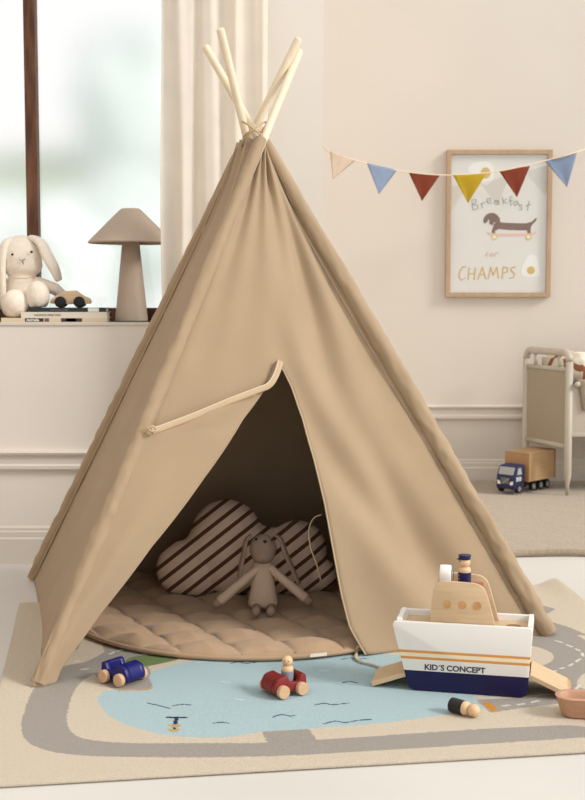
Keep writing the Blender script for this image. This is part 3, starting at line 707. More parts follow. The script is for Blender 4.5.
# sleeves that hold the poles
for k, n1, n2, lo_ in (('fl', nF, nL, 1.0), ('fr', nF, nR, 1.0), ('bl', nL, nB, 1.0), ('br', nR, nB, 1.0)):
    pts = [pp(k, i / 150 * .996) + (n1 + n2).normalized() * .009 for i in range(151)]
    def wr(i, a, k=k):
        t = i / 150; return .22 * noise.noise(Vector((t * 44, a * 1.3, ord(k[1])))) * (.3 + t) + .16 * noise.noise(Vector((t * 9, math.cos(a), math.sin(a))))
    rr = [ (.0165 + (.0065 if k == 'fr' else .0025) * min(1, i / 60)) for i in range(151)]
    b = bm_(); tube(b, pts, rr, 22, caps=False, wr=wr)
    for v in b.verts: v.co.z = max(v.co.z, .0055)
    o = obj('pole_sleeve', b, canvas, tp, True, True)
    # stitched seam beside the sleeve
    pts = [pp(k, i / 60 * .99) + (n1 * .018 + (cen + Vector((0,0,.6)) - pp(k, .5)).normalized() * .018) for i in range(61)]
b = bm_()
for dx, kk in ((.022, 'fl'), (-.022, 'fl')):
    pass
b.free()
for (a, c, n) in (('bl', 'fl', nL), ('fl', 'fr', nF)):
    pts = []
    for i in range(61):
        t = i / 60 * .985 + .004; p = pp(a, t); w = (pp(c, t) - p); 
        pts.append(p + w.normalized() * min(.028, w.length * .35) + n * (.004 + .004 * (a == 'bl') + .024 * (a == 'bl') * math.exp(-9 * t) * min(1, 6 * .35) + (fdisp(.028 / max(w.length, .03), t) if a == 'fl' else 0)))
    if a == 'bl':
        b = bm_(); tube(b, pts, .0018, 6); obj('sleeve_seam', b, canvas_trim, tp, True, True)
for (a, c, n) in (('fl', 'bl', nL), ('fr', 'fl', nF)):
    pts = []
    for i in range(61):
        t = i / 60 * .985 + .004; p = pp(a, t); w = (pp(c, t) - p)
        pts.append(p + w.normalized() * min(.030, w.length * .35) + n * (.0035 + (.030 * math.exp(-9 * t) + .004 if a == 'fl' else 0)))
    b = bm_(); tube(b, pts, .0012, 6); obj('sleeve_seam', b, canvas_trim if a == 'fl' else canvas, tp, True, True)
# rope around the crossing
rope_m = mat('tan_cotton_rope', (190,164,130), .9)
cx = Vector((W(254, 134, 3.49).x, 3.49, W(254, 134, 3.49).z))
def ring(r1, r2, z, tilt, ph):
    return [cx + Vector((r1 * math.cos(a), r2 * math.sin(a), z + tilt * math.cos(a + ph))) for a in [2 * PI * i / 40 for i in range(41)]]
b = bm_()
tube(b, ring(.034, .085, .000, .030, 0), .0028, 8); tube(b, ring(.036, .085, .004, .028, PI), .0028, 8); tube(b, ring(.030, .083, -.012, .012, 1), .0028, 8)
obj('rope', b, rope_m, tp, True, True)
# ties at the door edge
b = bm_(); tube(b, spline([W(321, 515, 3.16), W(314, 518, 3.17), W(309, 530, 3.18), W(311, 548, 3.18), W(317, 565, 3.18), W(321, 581, 3.185)], 8), .0035, 8, flat=.4); obj('door_tie', b, canvas_trim, tp, True, True)
b = bm_(); p = [FL(358, 646, .03), FL(357, 652, .012), FL(356, 658, .0095), FL(362, 662, .0095), FL(374, 665, .0095), FL(381, 668, .0095)]
tube(b, spline(p, 8), .004, 8, flat=.5); obj('door_tie', b, canvas_trim, tp, True, True)
# ------------------------------------------------------------------ play rug with a woven road map
rc = [FL(20, 607), FL(556, 587), FL(640, 754), FL(-25, 787)]
o0 = FL(20, 607); ex = (FL(556, 587) - o0); LX = 2.28; ex.normalize(); ey = Vector((ex.y, -ex.x, 0))
front = FL(300, 771); LYr = (front - o0).dot(ey)
def rloc(p): d = p - o0; return (d.dot(ex), d.dot(ey))
Wd = (FL(556, 587) - o0).length
x_lo, x_hi = 0.0, Wd
step = .003
def RP(px, py): a = rloc(FL(px, py, .006)); return a
nx = int((x_hi - x_lo) / step); ny = int(LYr / step)
gx, gy = np.meshgrid(np.linspace(x_lo, x_hi, nx + 1), np.linspace(0, LYr, ny + 1))
col = np.empty(gx.shape + (4,), np.float32)
CREAM = lin((220,207,186)); ROAD = lin((172,165,156)); WATER = lin((184,208,212)); GREEN = lin((122,140,92)); NAVYC = lin((50,56,92)); ORANGE = lin((214,150,64)); TAN = lin((204,172,118)); WHITE = lin((232,228,218))
wob = .0007
gxw = gx + wob * np.sin(gy * 260) * np.sin(gx * 190); gyw = gy + wob * np.sin(gx * 230) * np.sin(gy * 170)
col[:] = CREAM
def inside(poly):
    m = np.zeros(gx.shape, bool); n = len(poly)
    for i in range(n):
        (xa, ya), (xb, yb) = poly[i], poly[(i + 1) % n]
        if ya == yb: continue
        c = ((ya > gyw) != (yb > gyw)) & (gxw < (xb - xa) * (gyw - ya) / (yb - ya) + xa); m ^= c
    return m
def closed(pts, n=6):
    p = [Vector((a, b_, 0)) for a, b_ in pts]; p = [p[-1]] + p + [p[0], p[1]]
    s = spline(p, n); return [(v.x, v.y) for v in s[n:-n]]
def area(pts, c, smooth=True):
    q = [RP(*p) for p in pts]; col[inside(closed(q) if smooth else q)] = c
def line(pts, w, c, smooth=True):
    q = [Vector(RP(*p)) for p in pts]
    q = [Vector((v.x, v.y)) for v in spline([(a.x, a.y, 0) for a in q], 5)] if smooth and len(q) > 2 else q
    m = np.zeros(gx.shape, bool)
    for a, b_ in zip(q, q[1:]):
        d = b_ - a; L2 = max(d.length_squared, 1e-9)
        t = np.clip(((gx - a.x) * d.x + (gy - a.y) * d.y) / L2, 0, 1)
        m |= (gx - a.x - t * d.x) ** 2 + (gy - a.y - t * d.y) ** 2 < w * w
    col[m] = c
# road ring: outer outline minus inner outline
outer = [(140,640),(104,651),(86,661),(52,665),(42,676),(30,696),(22,722),(24,738),(40,749),(80,756),(160,757.5),(260,756.5),(360,752),(480,744.5),(590,737),(640,733),(640,690),(560,640),(400,620)]
area(outer[:16] + [(640,600),(400,600)], ROAD, True)
inner = [(86,678),(76,688),(70,702),(67,722),(73,734),(90,740.5),(130,743.5),(200,743),(262,742.5),(318,740),(400,735),(480,729.5),(560,725),(640,720),(640,640),(400,640),(200,640),(146,641),(120,668),(100,672)]
area(inner, CREAM)
area([(480,600),(500,612),(520,617),(548,621),(568,627),(600,640),(700,670),(700,560),(480,560)], CREAM, False)
area([(262,731),(309,729),(318,742),(268,744)], ROAD, False)
area([(60,640),(110,650),(85,662),(50,668),(40,640)], CREAM, False)
area([(104,652),(118,648),(150,646),(150,600),(95,600)], ROAD, False)
# landing stage under the blue car and the green verge
area([(92,668),(101,654),(118,649),(138,650),(146,660),(152,688),(122,691),(104,684)], ROAD)
# water
area([(98,700),(101,694),(110,690),(130,690.5),(152,689),(149,676),(160,669),(190,662),(240,650),(330,640),(394,655),(430,657),(470,672),(488,690),(500,702),(492,707),(440,716),(380,724),(312,728.5),(262,731.5),(225,737),(180,736.5),(150,732),(124,724),(106,714)], WATER)
area([(104,684),(118,691),(152,688.5),(147,672),(120,660)], ROAD, False)
line([(113,691),(150,689)], .005, TAN, False)
area([(124,664),(132,657),(160,655),(178,659),(160,664),(140,667)], GREEN)
area([(75,650),(80,644),(76,640),(70,646)], GREEN)
area([(98,700),(101,694),(110,690.5),(118,691),(105,702)], WATER)
for p in ([(76,661),(79,661)], [(82,669),(88,668.5)], [(110,654),(114,652)], [(118,651),(122,650)]): line(p, .004, WHITE, False)
# right-hand roads
area([(478,703),(500,701),(545,699),(560,690),(545,650),(530,660),(520,690)], ROAD)
area([(472,696),(500,697),(545,694),(640,690),(640,712),(545,711.5),(520,711),(497,716)], CREAM, False)
area([(476,700),(497,699),(560,694),(570,702),(520,708),(491,713)], ROAD, False)
area([(482,703),(489,702),(499,710),(491,711.5)], ORANGE, False)
area([(535,622),(550,625),(566,630),(590,642),(640,660),(640,720),(590,712),(560,694),(546,680),(535,670),(500,660),(490,640),(510,615)], ROAD, False)
area([(500,642),(530,646),(545,650),(553,655),(552,661),(540,667),(525,671),(480,665)], CREAM)
area([(534,607),(543,606),(556,609.5),(543,616),(528,620)], ROAD, False)
area([(577,684),(581,676),(592,673),(620,680),(600,690),(582,688)], CREAM)
for p in ([(556,641),(562,642.5)],[(567,645),(572,647)],[(576,649),(580,651)],[(582,653),(583,656)],[(580,659),(576,662)],[(573,664),(569,666)],[(564,668),(560,669)],[(556,671),(552,672)],[(575,690),(580,685)],
          [(503,706),(509,705)],[(518,704.5),(524,703.5)],[(532,702),(538,700.5)]): line(p, .0035, WHITE, False)
# waves, boats
for p in ([(231,664),(238,662.5),(245,664),(255,663)], [(173,706),(182,704.5),(190,705)], [(148,703.5),(158,705.5),(170,708.5)], [(273,717),(281,714.5),(290,716),(295,715)], [(315,705),(325,703.5),(332,705),(348,703.5)],
          [(324,724),(335,721.5),(345,723),(358,721),(371,720)], [(213,723),(221,722),(229,723)], [(343,683),(349,681.5),(357,683)], [(342,659),(350,657.5),(357,659),(366,658)]): line(p, .0023, NAVYC)
for p in ([(197,663),(206,662.5)], [(236,699),(243,700)], [(320,671),(328,670.5)], [(222,682),(230,683)]): line(p, .003, lin((214,226,226)), False)
line([(167.5,717.5),(185.5,717.5)], .0045, NAVYC, False); line([(176.5,718),(175,724)], .0045, NAVYC, False)
area([(167,724.5),(182,724.5),(178,727.5),(171,727.5)], TAN, False); area([(167,729),(181,729),(177,732),(171,732)], TAN, False); line([(174.3,728),(174.6,729)], .004, NAVYC, False)
zz = np.full(gx.shape, .0065)
zz += .022 * np.exp(-((gx - x_hi) / .05) ** 2) * np.exp(-(gy / .22) ** 2) + .010 * np.exp(-((gx - .02) / .05) ** 2) * np.exp(-((gy - .10) / .15) ** 2)
zz -= 0
yo = np.zeros(gx.shape)
yo += np.exp(-(gy / .12) ** 2) * (.05 * np.exp(-((gx - (x_hi - .28)) / .13) ** 2))          # the far edge bows in beside the raised corner
zz += .0012 * np.sin(gx * 9) * np.sin(gy * 7)
Xw = o0.x + ex.x * gx + ey.x * (gy + yo); Yw = o0.y + ex.y * gx + ey.y * (gy + yo)
co = np.stack([Xw, Yw, zz], -1).reshape(-1, 3)
me = bpy.data.meshes.new('play_rug'); nvv = co.shape[0]; idx = np.arange(nvv).reshape(gx.shape)
a = idx[:-1, :-1].ravel(); b1 = idx[:-1, 1:].ravel(); c1 = idx[1:, 1:].ravel(); d1__ = idx[1:, :-1].ravel()
faces = np.stack([a, d1__, c1, b1], -1).astype(np.int32); nf = faces.shape[0]
me.vertices.add(nvv); me.vertices.foreach_set('co', co.astype(np.float32).ravel())
me.loops.add(nf * 4); me.loops.foreach_set('vertex_index', faces.ravel())
me.polygons.add(nf); me.polygons.foreach_set('loop_start', np.arange(0, nf * 4, 4, dtype=np.int32)); me.polygons.foreach_set('loop_total', np.full(nf, 4, np.int32))
me.update(calc_edges=True)
at = me.color_attributes.new('Pattern', 'FLOAT_COLOR', 'POINT'); at.data.foreach_set('color', col.reshape(-1))
rug_m = mat('woven_cotton_rug', (214,196,166), .95, bump=.6, bscale=300, kind='weave', spec=.05)
N_ = rug_m.node_tree.nodes; L_ = rug_m.node_tree.links
ca_ = N_.new('ShaderNodeAttribute'); ca_.attribute_name = 'Pattern'; nz = N_.new('ShaderNodeTexNoise'); nz.inputs['Scale'].default_value = 420; nz.inputs['Detail'].default_value = 2
mr = N_.new('ShaderNodeMapRange'); mr.inputs[1].default_value = .3; mr.inputs[2].default_value = .7; mr.inputs[3].default_value = .86; mr.inputs[4].default_value = 1.12
tc2 = N_.new('ShaderNodeTexCoord'); L_.new(tc2.outputs['Object'], nz.inputs['Vector'])
vm = N_.new('ShaderNodeVectorMath'); vm.operation = 'SCALE'; L_.new(nz.outputs['Fac'], mr.inputs[0]); L_.new(ca_.outputs['Color'], vm.inputs[0]); L_.new(mr.outputs[0], vm.inputs['Scale']); L_.new(vm.outputs[0], N_['Principled BSDF'].inputs['Base Color'])
rug = bpy.data.objects.new('play_rug', me); C.objects.link(rug); me.materials.append(rug_m); me.shade_smooth()
tag(rug, 'cream woven play rug with grey road map and light blue lake', 'rug'); solid(rug, .0045, -1)
bed_m = mat('rug_binding', (196,172,138), .95)
RZ = .0075   # rug surface
# ------------------------------------------------------------------ quilted mat
MC = Vector((-.15, 3.50, 0)); pA = FL(92, 644, .01); pB = FL(235, 661, .01); pC = FL(352, 650, .01)
def circ(a, b_, c):
    ax, ay, bx, by2, cx_, cy = a.x, a.y, b_.x, b_.y, c.x, c.y
    d = 2 * (ax * (by2 - cy) + bx * (cy - ay) + cx_ * (ay - by2))
    ux = ((ax**2 + ay**2) * (by2 - cy) + (bx**2 + by2**2) * (cy - ay) + (cx_**2 + cy**2) * (ay - by2)) / d
    uy = ((ax**2 + ay**2) * (cx_ - bx) + (bx**2 + by2**2) * (ax - cx_) + (cx_**2 + cy**2) * (bx - ax)) / d
    return ux, uy, math.hypot(ax - ux, ay - uy)
ux, uy, mr_ = circ(pA, pB, pC); print('mat circle', ux, uy, mr_)
mr_ = min(max(mr_, .42), .52); MC = Vector((pB.x + (0.03), pB.y + mr_, RZ + .002))
seamw = .012; SP = .125
def puff(x, y):
    a1, a2 = math.radians(118), math.radians(8)
    u = (x * math.sin(a1) - y * math.cos(a1)) / SP; v = (x * math.sin(a2) - y * math.cos(a2)) / (SP * .8)
    fu = abs(u - round(u)); fv = abs(v - round(v)); return min(1, fu / .5) ** .30 * min(1, fv / .5) ** .30
b = bmesh.new(); NR, NT = 150, 720; prev = None
rows = []
for j in range(NR + 1):
    r = mr_ * j / NR; row = []
    for i in range(NT):
        a = 2 * PI * i / NT; x, y = r * math.cos(a), r * math.sin(a); edge = min(1, (mr_ - r) / .03) ** .5
        z = .010 + (.026 * puff(x, y) + .003 * noise.noise(Vector((x * 22, y * 22, 0)))) * edge
        row.append(b.verts.new((x, y, z)))
        if j == 0: break
    rows.append(row)
for j in range(NR):
    A_, B_ = rows[j], rows[j + 1]
    for i in range(NT):
        k = (i + 1) % NT
        if j == 0: b.faces.new((A_[0], B_[i], B_[k]))
        else: b.faces.new((A_[i], B_[i], B_[k], A_[k]))
low = [b.verts.new((v.co.x, v.co.y, 0)) for v in rows[-1]]
for i in range(NT): b.faces.new((rows[-1][i], low[i], low[(i + 1) % NT], rows[-1][(i + 1) % NT]))
b.faces.new(low[::-1])
quilt = mat('tan_quilted_cotton', (178,149,120), .85, .03, 30, .25, 300, sheen=.2, spec=.15)
stitch_m = mat('brown_quilting_thread', (120,94,70), .9)
qm = thing('quilted_mat', 'round tan quilted floor mat with diamond stitching inside the teepee', 'floor mat', MC)
obj('quilt', b, quilt, qm, True)
for fam, (an_, spc) in enumerate(((math.radians(118), SP), (math.radians(8), SP * .8))):
    dv_ = Vector((math.cos(an_), math.sin(an_), 0)); nv_ = Vector((math.sin(an_), -math.cos(an_), 0))
    for kk_ in range(-8, 9):
        off = kk_ * spc
        if abs(off) > mr_ - .03: continue
        hl_ = math.sqrt(mr_ ** 2 - off ** 2) - .012; b = bm_()
        tube(b, [nv_ * off + dv_ * (hl_ * (j / 10 - 1)) + Vector((0, 0, .0115)) for j in range(21)], .0016, 6)
        obj('stitched_seam', b, stitch_m, qm, True)
b = bm_(); tube(b, [(mr_ * math.cos(a), mr_ * math.sin(a), .007) for a in [2 * PI * i / 200 for i in range(201)]], .006, 8, caps=False); obj('piping', b, quilt, qm, True)
b = bm_(); lp = FL(318, 651, .012) - MC; box(b, (-.022, -.0008, -.004), (.022, .0008, .004), 0, M=Matrix.Translation(Vector((lp.x, -math.sqrt(max(mr_ ** 2 - lp.x ** 2, 0)) - .0065, .009))) @ Matrix.Rotation(math.atan2(lp.x, math.sqrt(max(mr_ ** 2 - lp.x ** 2, .01))), 4, 'Z')); tg = obj('fabric_label', b, mat('white_fabric_label', (236,226,210), .8), qm)
mt_top = MC.z + .034
# ------------------------------------------------------------------ cloud cushion
stripe = mat('striped_cotton', (226,198,172), .9, sheen=.15, spec=.1, bump=.2, bscale=400, kind='weave')
N_ = stripe.node_tree.nodes; L_ = stripe.node_tree.links
tc3 = N_.new('ShaderNodeTexCoord'); dt = N_.new('ShaderNodeVectorMath'); dt.operation = 'DOT_PRODUCT'; an = math.radians(38)
dt.inputs[1].default_value = (-math.sin(an) / .0345, 0, math.cos(an) / .0345); L_.new(tc3.outputs['Object'], dt.inputs[0])
fr = N_.new('ShaderNodeMath'); fr.operation = 'FRACT'; L_.new(dt.outputs['Value'], fr.inputs[0]); lt_ = N_.new('ShaderNodeMath'); lt_.operation = 'LESS_THAN'; lt_.inputs[1].default_value = .33; L_.new(fr.outputs[0], lt_.inputs[0])
mx = N_.new('ShaderNodeMix'); mx.data_type = 'RGBA'; mx.inputs[6].default_value = lin((226,198,176)); mx.inputs[7].default_value = lin((96,62,44)); L_.new(lt_.outputs[0], mx.inputs[0]); L_.new(mx.outputs[2], N_['Principled BSDF'].inputs['Base Color'])
CY = 3.58; kq = CY / F
c0 = W(243, 604, CY)
b = bm_()
for px, py, r, th in ((184,576,29,.060), (196,581,25,.065), (226,541,37,.075), (232,570,34,.08), (262,568,36,.08), (297,557,31,.075), (286,577,27,.075), (321,583,17,.05), (300,584,21,.06), (206,556,24,.065), (244,552,20,.06)):
    p = W(px, 604 - (604 - py) * .93, CY); ball(b, (p.x - c0.x, 0, p.z - c0.z), (r * kq, th, r * kq))
zc = mt_top - .014
for v in b.verts:
    v.co.z = max(v.co.z, 0)
me = blob(b, .006, 14, .6)
cl = obj('cloud_cushion', me, stripe, smooth=True); cl.location = (c0.x, CY, zc); cl.rotation_euler = (-.14, 0, 0)
tag(cl, 'brown striped cloud shaped cushion leaning inside the teepee', 'cushion')
# ------------------------------------------------------------------ fabric rabbit doll
DY = 3.35; dq = DY / F
def D3(px, py, dy=0): return W(px, py, DY + dy)
linen = mat('beige_linen_dress', (196,170,148), .9, .02, 60, .3, 420, 'weave', spec=.1); skin = mat('taupe_linen', (150,128,112), .9, .02, 60, .3, 420, 'weave', spec=.1)
dl = thing('rabbit_doll', 'taupe linen rabbit doll in beige dress sitting against the striped cloud', 'soft toy', (D3(264, 600).x, DY, mt_top))
zf = mt_top + .001
b = bm_(); prof = [(0, 561), (6, 561), (10, 563), (11, 575), (13, 590), (15.5, 602), (14.5, 606), (0, 607)]
ctr = D3(263, 605)
lathe(b, [(r * dq, (D3(263, y).z - ctr.z)) for r, y in reversed(prof)], 32, Matrix.Translation(ctr) @ Matrix.Diagonal((1, .72, 1, 1)))
bodyd = obj('dress', b, linen, dl, True, True)
b = bm_(); ball(b, D3(263, 548.5, -.004), (13.8 * dq, 12 * dq, 15 * dq)); ball(b, D3(263, 555, -.01), (12 * dq, 11 * dq, 9 * dq)); head = obj('head', blob(b, .003, 5), skin, dl, True, True)
for ex_, ey_ in ((256, 539), (272, 540)):
    b = bm_(); ball(b, D3(ex_, ey_, -.004 - 10.2 * dq), 1.3 * dq, 2); obj('eye', b, black, head, True, False) if False else obj('eye', b, black, dl, True, True)
b = bm_(); ball(b, D3(265, 541.5, -.004 - 11.6 * dq), (2 * dq, 1.0 * dq, 1.5 * dq), 2); obj('nose', b, black, dl, True, True)
for pts in ([(251,535,0), (246,541,-.005), (244,552,-.01), (241,566,-.012), (239,577,-.012)], [(275,535,0), (281,540,-.005), (285,552,-.012), (292,568,-.014), (299,584,-.014)]):
    b = bm_(); sp = spline([D3(*p) for p in pts], 6); n_ = len(sp)
    tube(b, sp, [dq * (2.4 + 2.4 * math.sin(PI * min(1, .1 + .75 * i / n_))) for i in range(n_)], 14, flat=.45); obj('ear', b, skin, dl, True, True)
for sh, hd in (((256,570), (221,600)), ((271,569), (304,597))):
    b = bm_(); capsule(b, D3(*sh, -.01), D3(*hd, -.035), 4.2 * dq, 5.2 * dq); arm = obj('arm', b, linen, dl, True, True)
    dirr = (Vector(D3(*hd, -.035)) - Vector(D3(*sh, -.01))).normalized()
    b = bm_(); capsule(b, D3(*hd, -.035) + dirr * .008, D3(*hd, -.035) + dirr * .017, 4.8 * dq, 4.3 * dq); obj('hand', b, skin, dl, True, True)
for fx, dx in ((257, -1), (271, 1)):
    b = bm_(); a_ = D3(fx, 603, -.02); a_.z = zf + .013; f_2 = D3(fx - 1 if dx < 0 else fx, 611, -.075); f_2.z = zf + .013
    capsule(b, a_, f_2, 4.4 * dq, 4.6 * dq); ball(b, f_2 + Vector((0, -.006, .003)), (4.8 * dq, 4.6 * dq, 5.4 * dq)); me = blob(b, .003, 4); obj('leg', me, skin if dx > 0 else skin, dl, True, True)
# ------------------------------------------------------------------ peg dolls
peg_w = mat('maple_peg_wood', (216,184,146), .45, .04, 40)
def peg(name, label, cat, body_m, loc, rot=(0,0,0), s=1.0, cap=None, face=0.0):
    t = thing(name, label, cat, loc, 0, 'wooden peg dolls'); t.rotation_euler = rot; t.scale = (1, 1, 1)
    k = s
    b = bm_(); lathe(b, [(0, 0), (.0105 * k, 0), (.0118 * k, .0012 * k), (.0118 * k, .024 * k), (.0112 * k, .0245 * k), (0, .0245 * k)], 28); bo = obj('body', b, body_m, t, smooth=2)
    b = bm_(); lathe(b, [(.0112 * k, .0245 * k), (.0116 * k, .027 * k), (.0105 * k, .0315 * k), (.0080 * k, .0335 * k), (.0082 * k, .0345 * k)] +
          [(.0102 * k * math.cos(a), .0425 * k + .0102 * k * math.sin(a)) for a in [-.9 + (PI / 2 + .9) * i / 12 for i in range(12)]] + [(0, .0527 * k)], 28); hd = obj('head', b, peg_w, t, smooth=2)
    for sx in (-1, 1):
        b = bm_(); ang = face + sx * .38; ball(b, (math.sin(ang) * .0100 * k, -math.cos(ang) * .0100 * k, .0445 * k), .0011 * k, 2); obj('eye', b, black, hd, True)
    b = bm_(); tube(b, [(math.sin(face - .1) * .0102 * k, -math.cos(face - .1) * .0102 * k, .0400 * k), (math.sin(face + .1) * .0102 * k, -math.cos(face + .1) * .0102 * k, .0400 * k)], .0006 * k, 6); obj('mouth', b, mat('red_mouth', (160,70,60), .5), hd)
    return t, hd, bo
# ------------------------------------------------------------------ wooden toy cars
def peg_car(name, label, m, loc, rz):
    t = thing(name, label, 'toy car', loc, rz, 'painted wooden toy cars on the rug')
    R_ = .0148; z0 = .010
    pr_side = rounded([(-.043, z0), (.043, z0), (.045, .022), (.036, .043), (.010, .047), (.002, .032), (-.020, .029), (-.026, .045), (-.040, .046)], [.004,.004,.006,.010,.005,.006,.005,.004,.006], 4)
    pr_mid = rounded([(-.043, z0), (.043, z0), (.045, .022), (.036, .043), (.010, .047), (.006, .020), (-.024, .020), (-.026, .045), (-.040, .046)], [.004,.004,.006,.010,.005,.002,.002,.004,.006], 4)
    b = bm_(); 
    prism(b, pr_side, .013, .0025, 'y', Matrix.Translation((0, -.030, 0))); prism(b, pr_side, .013, .0025, 'y', Matrix.Translation((0, .017, 0)))
    prism(b, pr_mid, .0342, 0, 'y', Matrix.Translation((0, -.0171, 0)))
    obj('body', b, m, t, smooth=2)
    for x in (-.025, .025):
        for sg in (-1, 1):
            b = bm_(); lathe(b, [(0, 0), (R_ - .001, 0), (R_, .001), (R_, .0105), (R_ - .0015, .012), (0, .012)], 32, Matrix.Translation((x, sg * .0305, R_)) @ Matrix.Rotation(-sg * PI / 2, 4, 'X')); obj('wheel', b, beech, t, smooth=2)
        b = bm_(); tube(b, [(x, -.031, R_), (x, .031, R_)], .003, 8); obj('axle', b, beech, t, smooth=True)
    return t
blue_p = mat('cobalt_blue_paint', (26,27,98), .35, .06, 40); red_p = mat('brick_red_paint', (124,38,36), .45, .06, 40)
c = FL(122, 681, RZ); bc = peg_car('toy_car', 'blue wooden toy car with beech wheels beside the rug lake', blue_p, (c.x + .002, c.y + .002, RZ), math.radians(-38))
c = FL(284, 694, RZ); rcar = peg_car('toy_car', 'brick red wooden toy car carrying a grey peg doll on the rug lake', red_p, (c.x, c.y + .010, RZ), math.radians(-147))
pd = rcar.matrix_basis @ Vector((-.009, 0, .0205))
peg('peg_doll', 'grey bodied wooden peg doll riding in the red toy car', 'wooden figure', mat('grey_peg_paint', (136,136,146), .5), pd, (0, 0, 0), 1.2, face=-.15)
# peg lying on the rug
c = FL(463, 716, RZ)
t, hd, bo = peg('peg_doll', 'black bodied wooden peg doll lying on the rug in front of the ship', 'wooden figure', mat('black_peg_paint', (34,33,32), .5), (c.x - .022, c.y + .028, RZ + .0160), (0, math.radians(91), math.radians(-40)), 1.34, face=math.radians(60))
# ------------------------------------------------------------------ toy ship
A0 = FL(409, 690, RZ); B0 = FL(527, 698, RZ); av = (B0 - A0); BW = av.length; ang = math.atan2(av.y, av.x)
sh = thing('toy_ship', 'white and navy wooden toy ship with cabin and fold-down ramps', 'toy ship', A0, ang)
u_ = W(470, 650, 2.83); pxm = 2.83 / F
hh = 0.1575
hull_m = ramp_mat('ship_side_paint', 2, [(0, (22,16,70)), (.0465, (232,229,224)), (.0725, (214,150,80)), (.0785, (240,226,196)), (.0870, (214,150,80)), (.0930, (232,229,224))], .4)
out = rounded([(0, 0), (BW, 0), (BW + .011, hh), (-.041, hh)], [.018, .016, .012, .014], 6)
dep = .125
fp_ = obj('side_board', prism(bm_(), out, .011, .0015, 'y'), hull_m, sh, smooth=2)
obj('side_board', prism(bm_(), out, .011, .0015, 'y', Matrix.Translation((0, dep - .011, 0))), hull_m, sh, smooth=2)
wp = mat('white_toy_paint', (238,235,230), .4)
def side(xb, xt, w=.011):   # sloping end board
    return prism(bm_(), [(xb, .060), (xb + w, .060), (xt + w, hh + .004), (xt, hh + .004)], dep - .022, .001, 'y', Matrix.Translation((0, .011, 0)))
obj('end_board', side(-.006, -.031), wp, sh); obj('end_board', side(BW - .007, BW - .001), wp, sh)
dk_ = obj('deck', prism(bm_(), [(-.023, .136), (BW - .001, .136), (BW - .001, .144), (-.023, .144)], dep - .0224, 0, 'y', Matrix.Translation((0, .0112, 0))), wood_x, sh)
hx, hy = BW - .034, dep / 2
b = bm_(); lathe(b, [(0, 0), (.0165, 0), (.0165, .0006), (0, .0006)], 32, Matrix.Translation((hx, hy, .1441))); obj('peg_hole', b, mat('hole_shadow_wood', (140,108,76), .7), dk_)
cabo = rounded([(.043, .144), (.194, .144), (.172, .222), (.164, .241), (.147, .249), (.070, .252), (.056, .244), (.050, .222)], [0, 0, .02, .012, .01, .008, .01, .02], 5)
ply_e = wood_x
for i, y in enumerate((.0125, dep - .0225)):
    bo_ = prism(bm_(), cabo, .010, .001, 'y', Matrix.Translation((0, y, 0)))
    cbp = obj('cabin_board', bo_, wood_x, sh, smooth=2)
    for x in (.083, .1165, .150):
        b = bm_(); lathe(b, [(0, 0), (.0095, 0), (.0095, .0008), (0, .0008)], 28, Matrix.Translation((x, y - .0002 if i == 0 else y + .010, .199)) @ Matrix.Rotation(PI / 2, 4, 'X')); obj('porthole', b, mat('porthole_wood', (196,148,98), .6, .1, 60), cbp)
obj('cabin_roof', box(bm_(), (.060, .0225, .226), (.158, dep - .0225, .232), 0), mat('dusty_red_paint', (176,92,84), .5), sh)
obj('cabin_back', box(bm_(), (.054, .0225, .144), (.060, dep - .0225, .2258), 0), wood_x, sh)
me = text_mesh("KID´S CONCEPT", .0178, .0004, .0004, .96); me.transform(Matrix.Rotation(PI / 2, 4, 'X'))
xs = [v.co.x for v in me.vertices]; wid = max(xs) - min(xs); tw = 60 * pxm; sc_ = tw / wid
me.transform(Matrix.Diagonal((sc_, 1, 1, 1))); me.transform(Matrix.Translation((BW * 0 + .034, -.0003, .0500))); obj('lettering', me, mat('navy_lettering', (34,32,62), .5), sh)
# white wheelhouse console with a drawn clock face
b = bm_(); prism(b, rounded([(.0, .0), (.038, .0), (.038, .034), (.031, .043), (.026, .043), (.019, .048), (.008, .046), (.0, .034)], .007, 4), .026, .003, 'x', Matrix.Translation((.062, .040, .2325)) ); cons = obj('console', b, wp, sh, smooth=2)
b = bm_(); lathe(b, [(0, 0), (.0145, 0), (.0145, .0012), (0, .0012)], 28, Matrix.Translation((.0885, .061, .254)) @ Matrix.Rotation(PI / 2, 4, 'Y')); dd = obj('dial', b, mat('dial_grey', (120,112,118), .5), cons)
b = bm_(); lathe(b, [(0, .0012), (.0115, .0012), (.0115, .002), (0, .002)], 28, Matrix.Translation((.0885, .061, .254)) @ Matrix.Rotation(PI / 2, 4, 'Y')); obj('dial_face', b, lt, cons)
b = bm_()
for k in range(4):
    a = PI * k / 4 + .2; tube(b, [(.0910, .061 + .0105 * math.cos(a), .254 + .0105 * math.sin(a)), (.0910, .061 - .0105 * math.cos(a), .254 - .0105 * math.sin(a))], .0009, 6)
obj('dial_spokes', b, dk, cons)
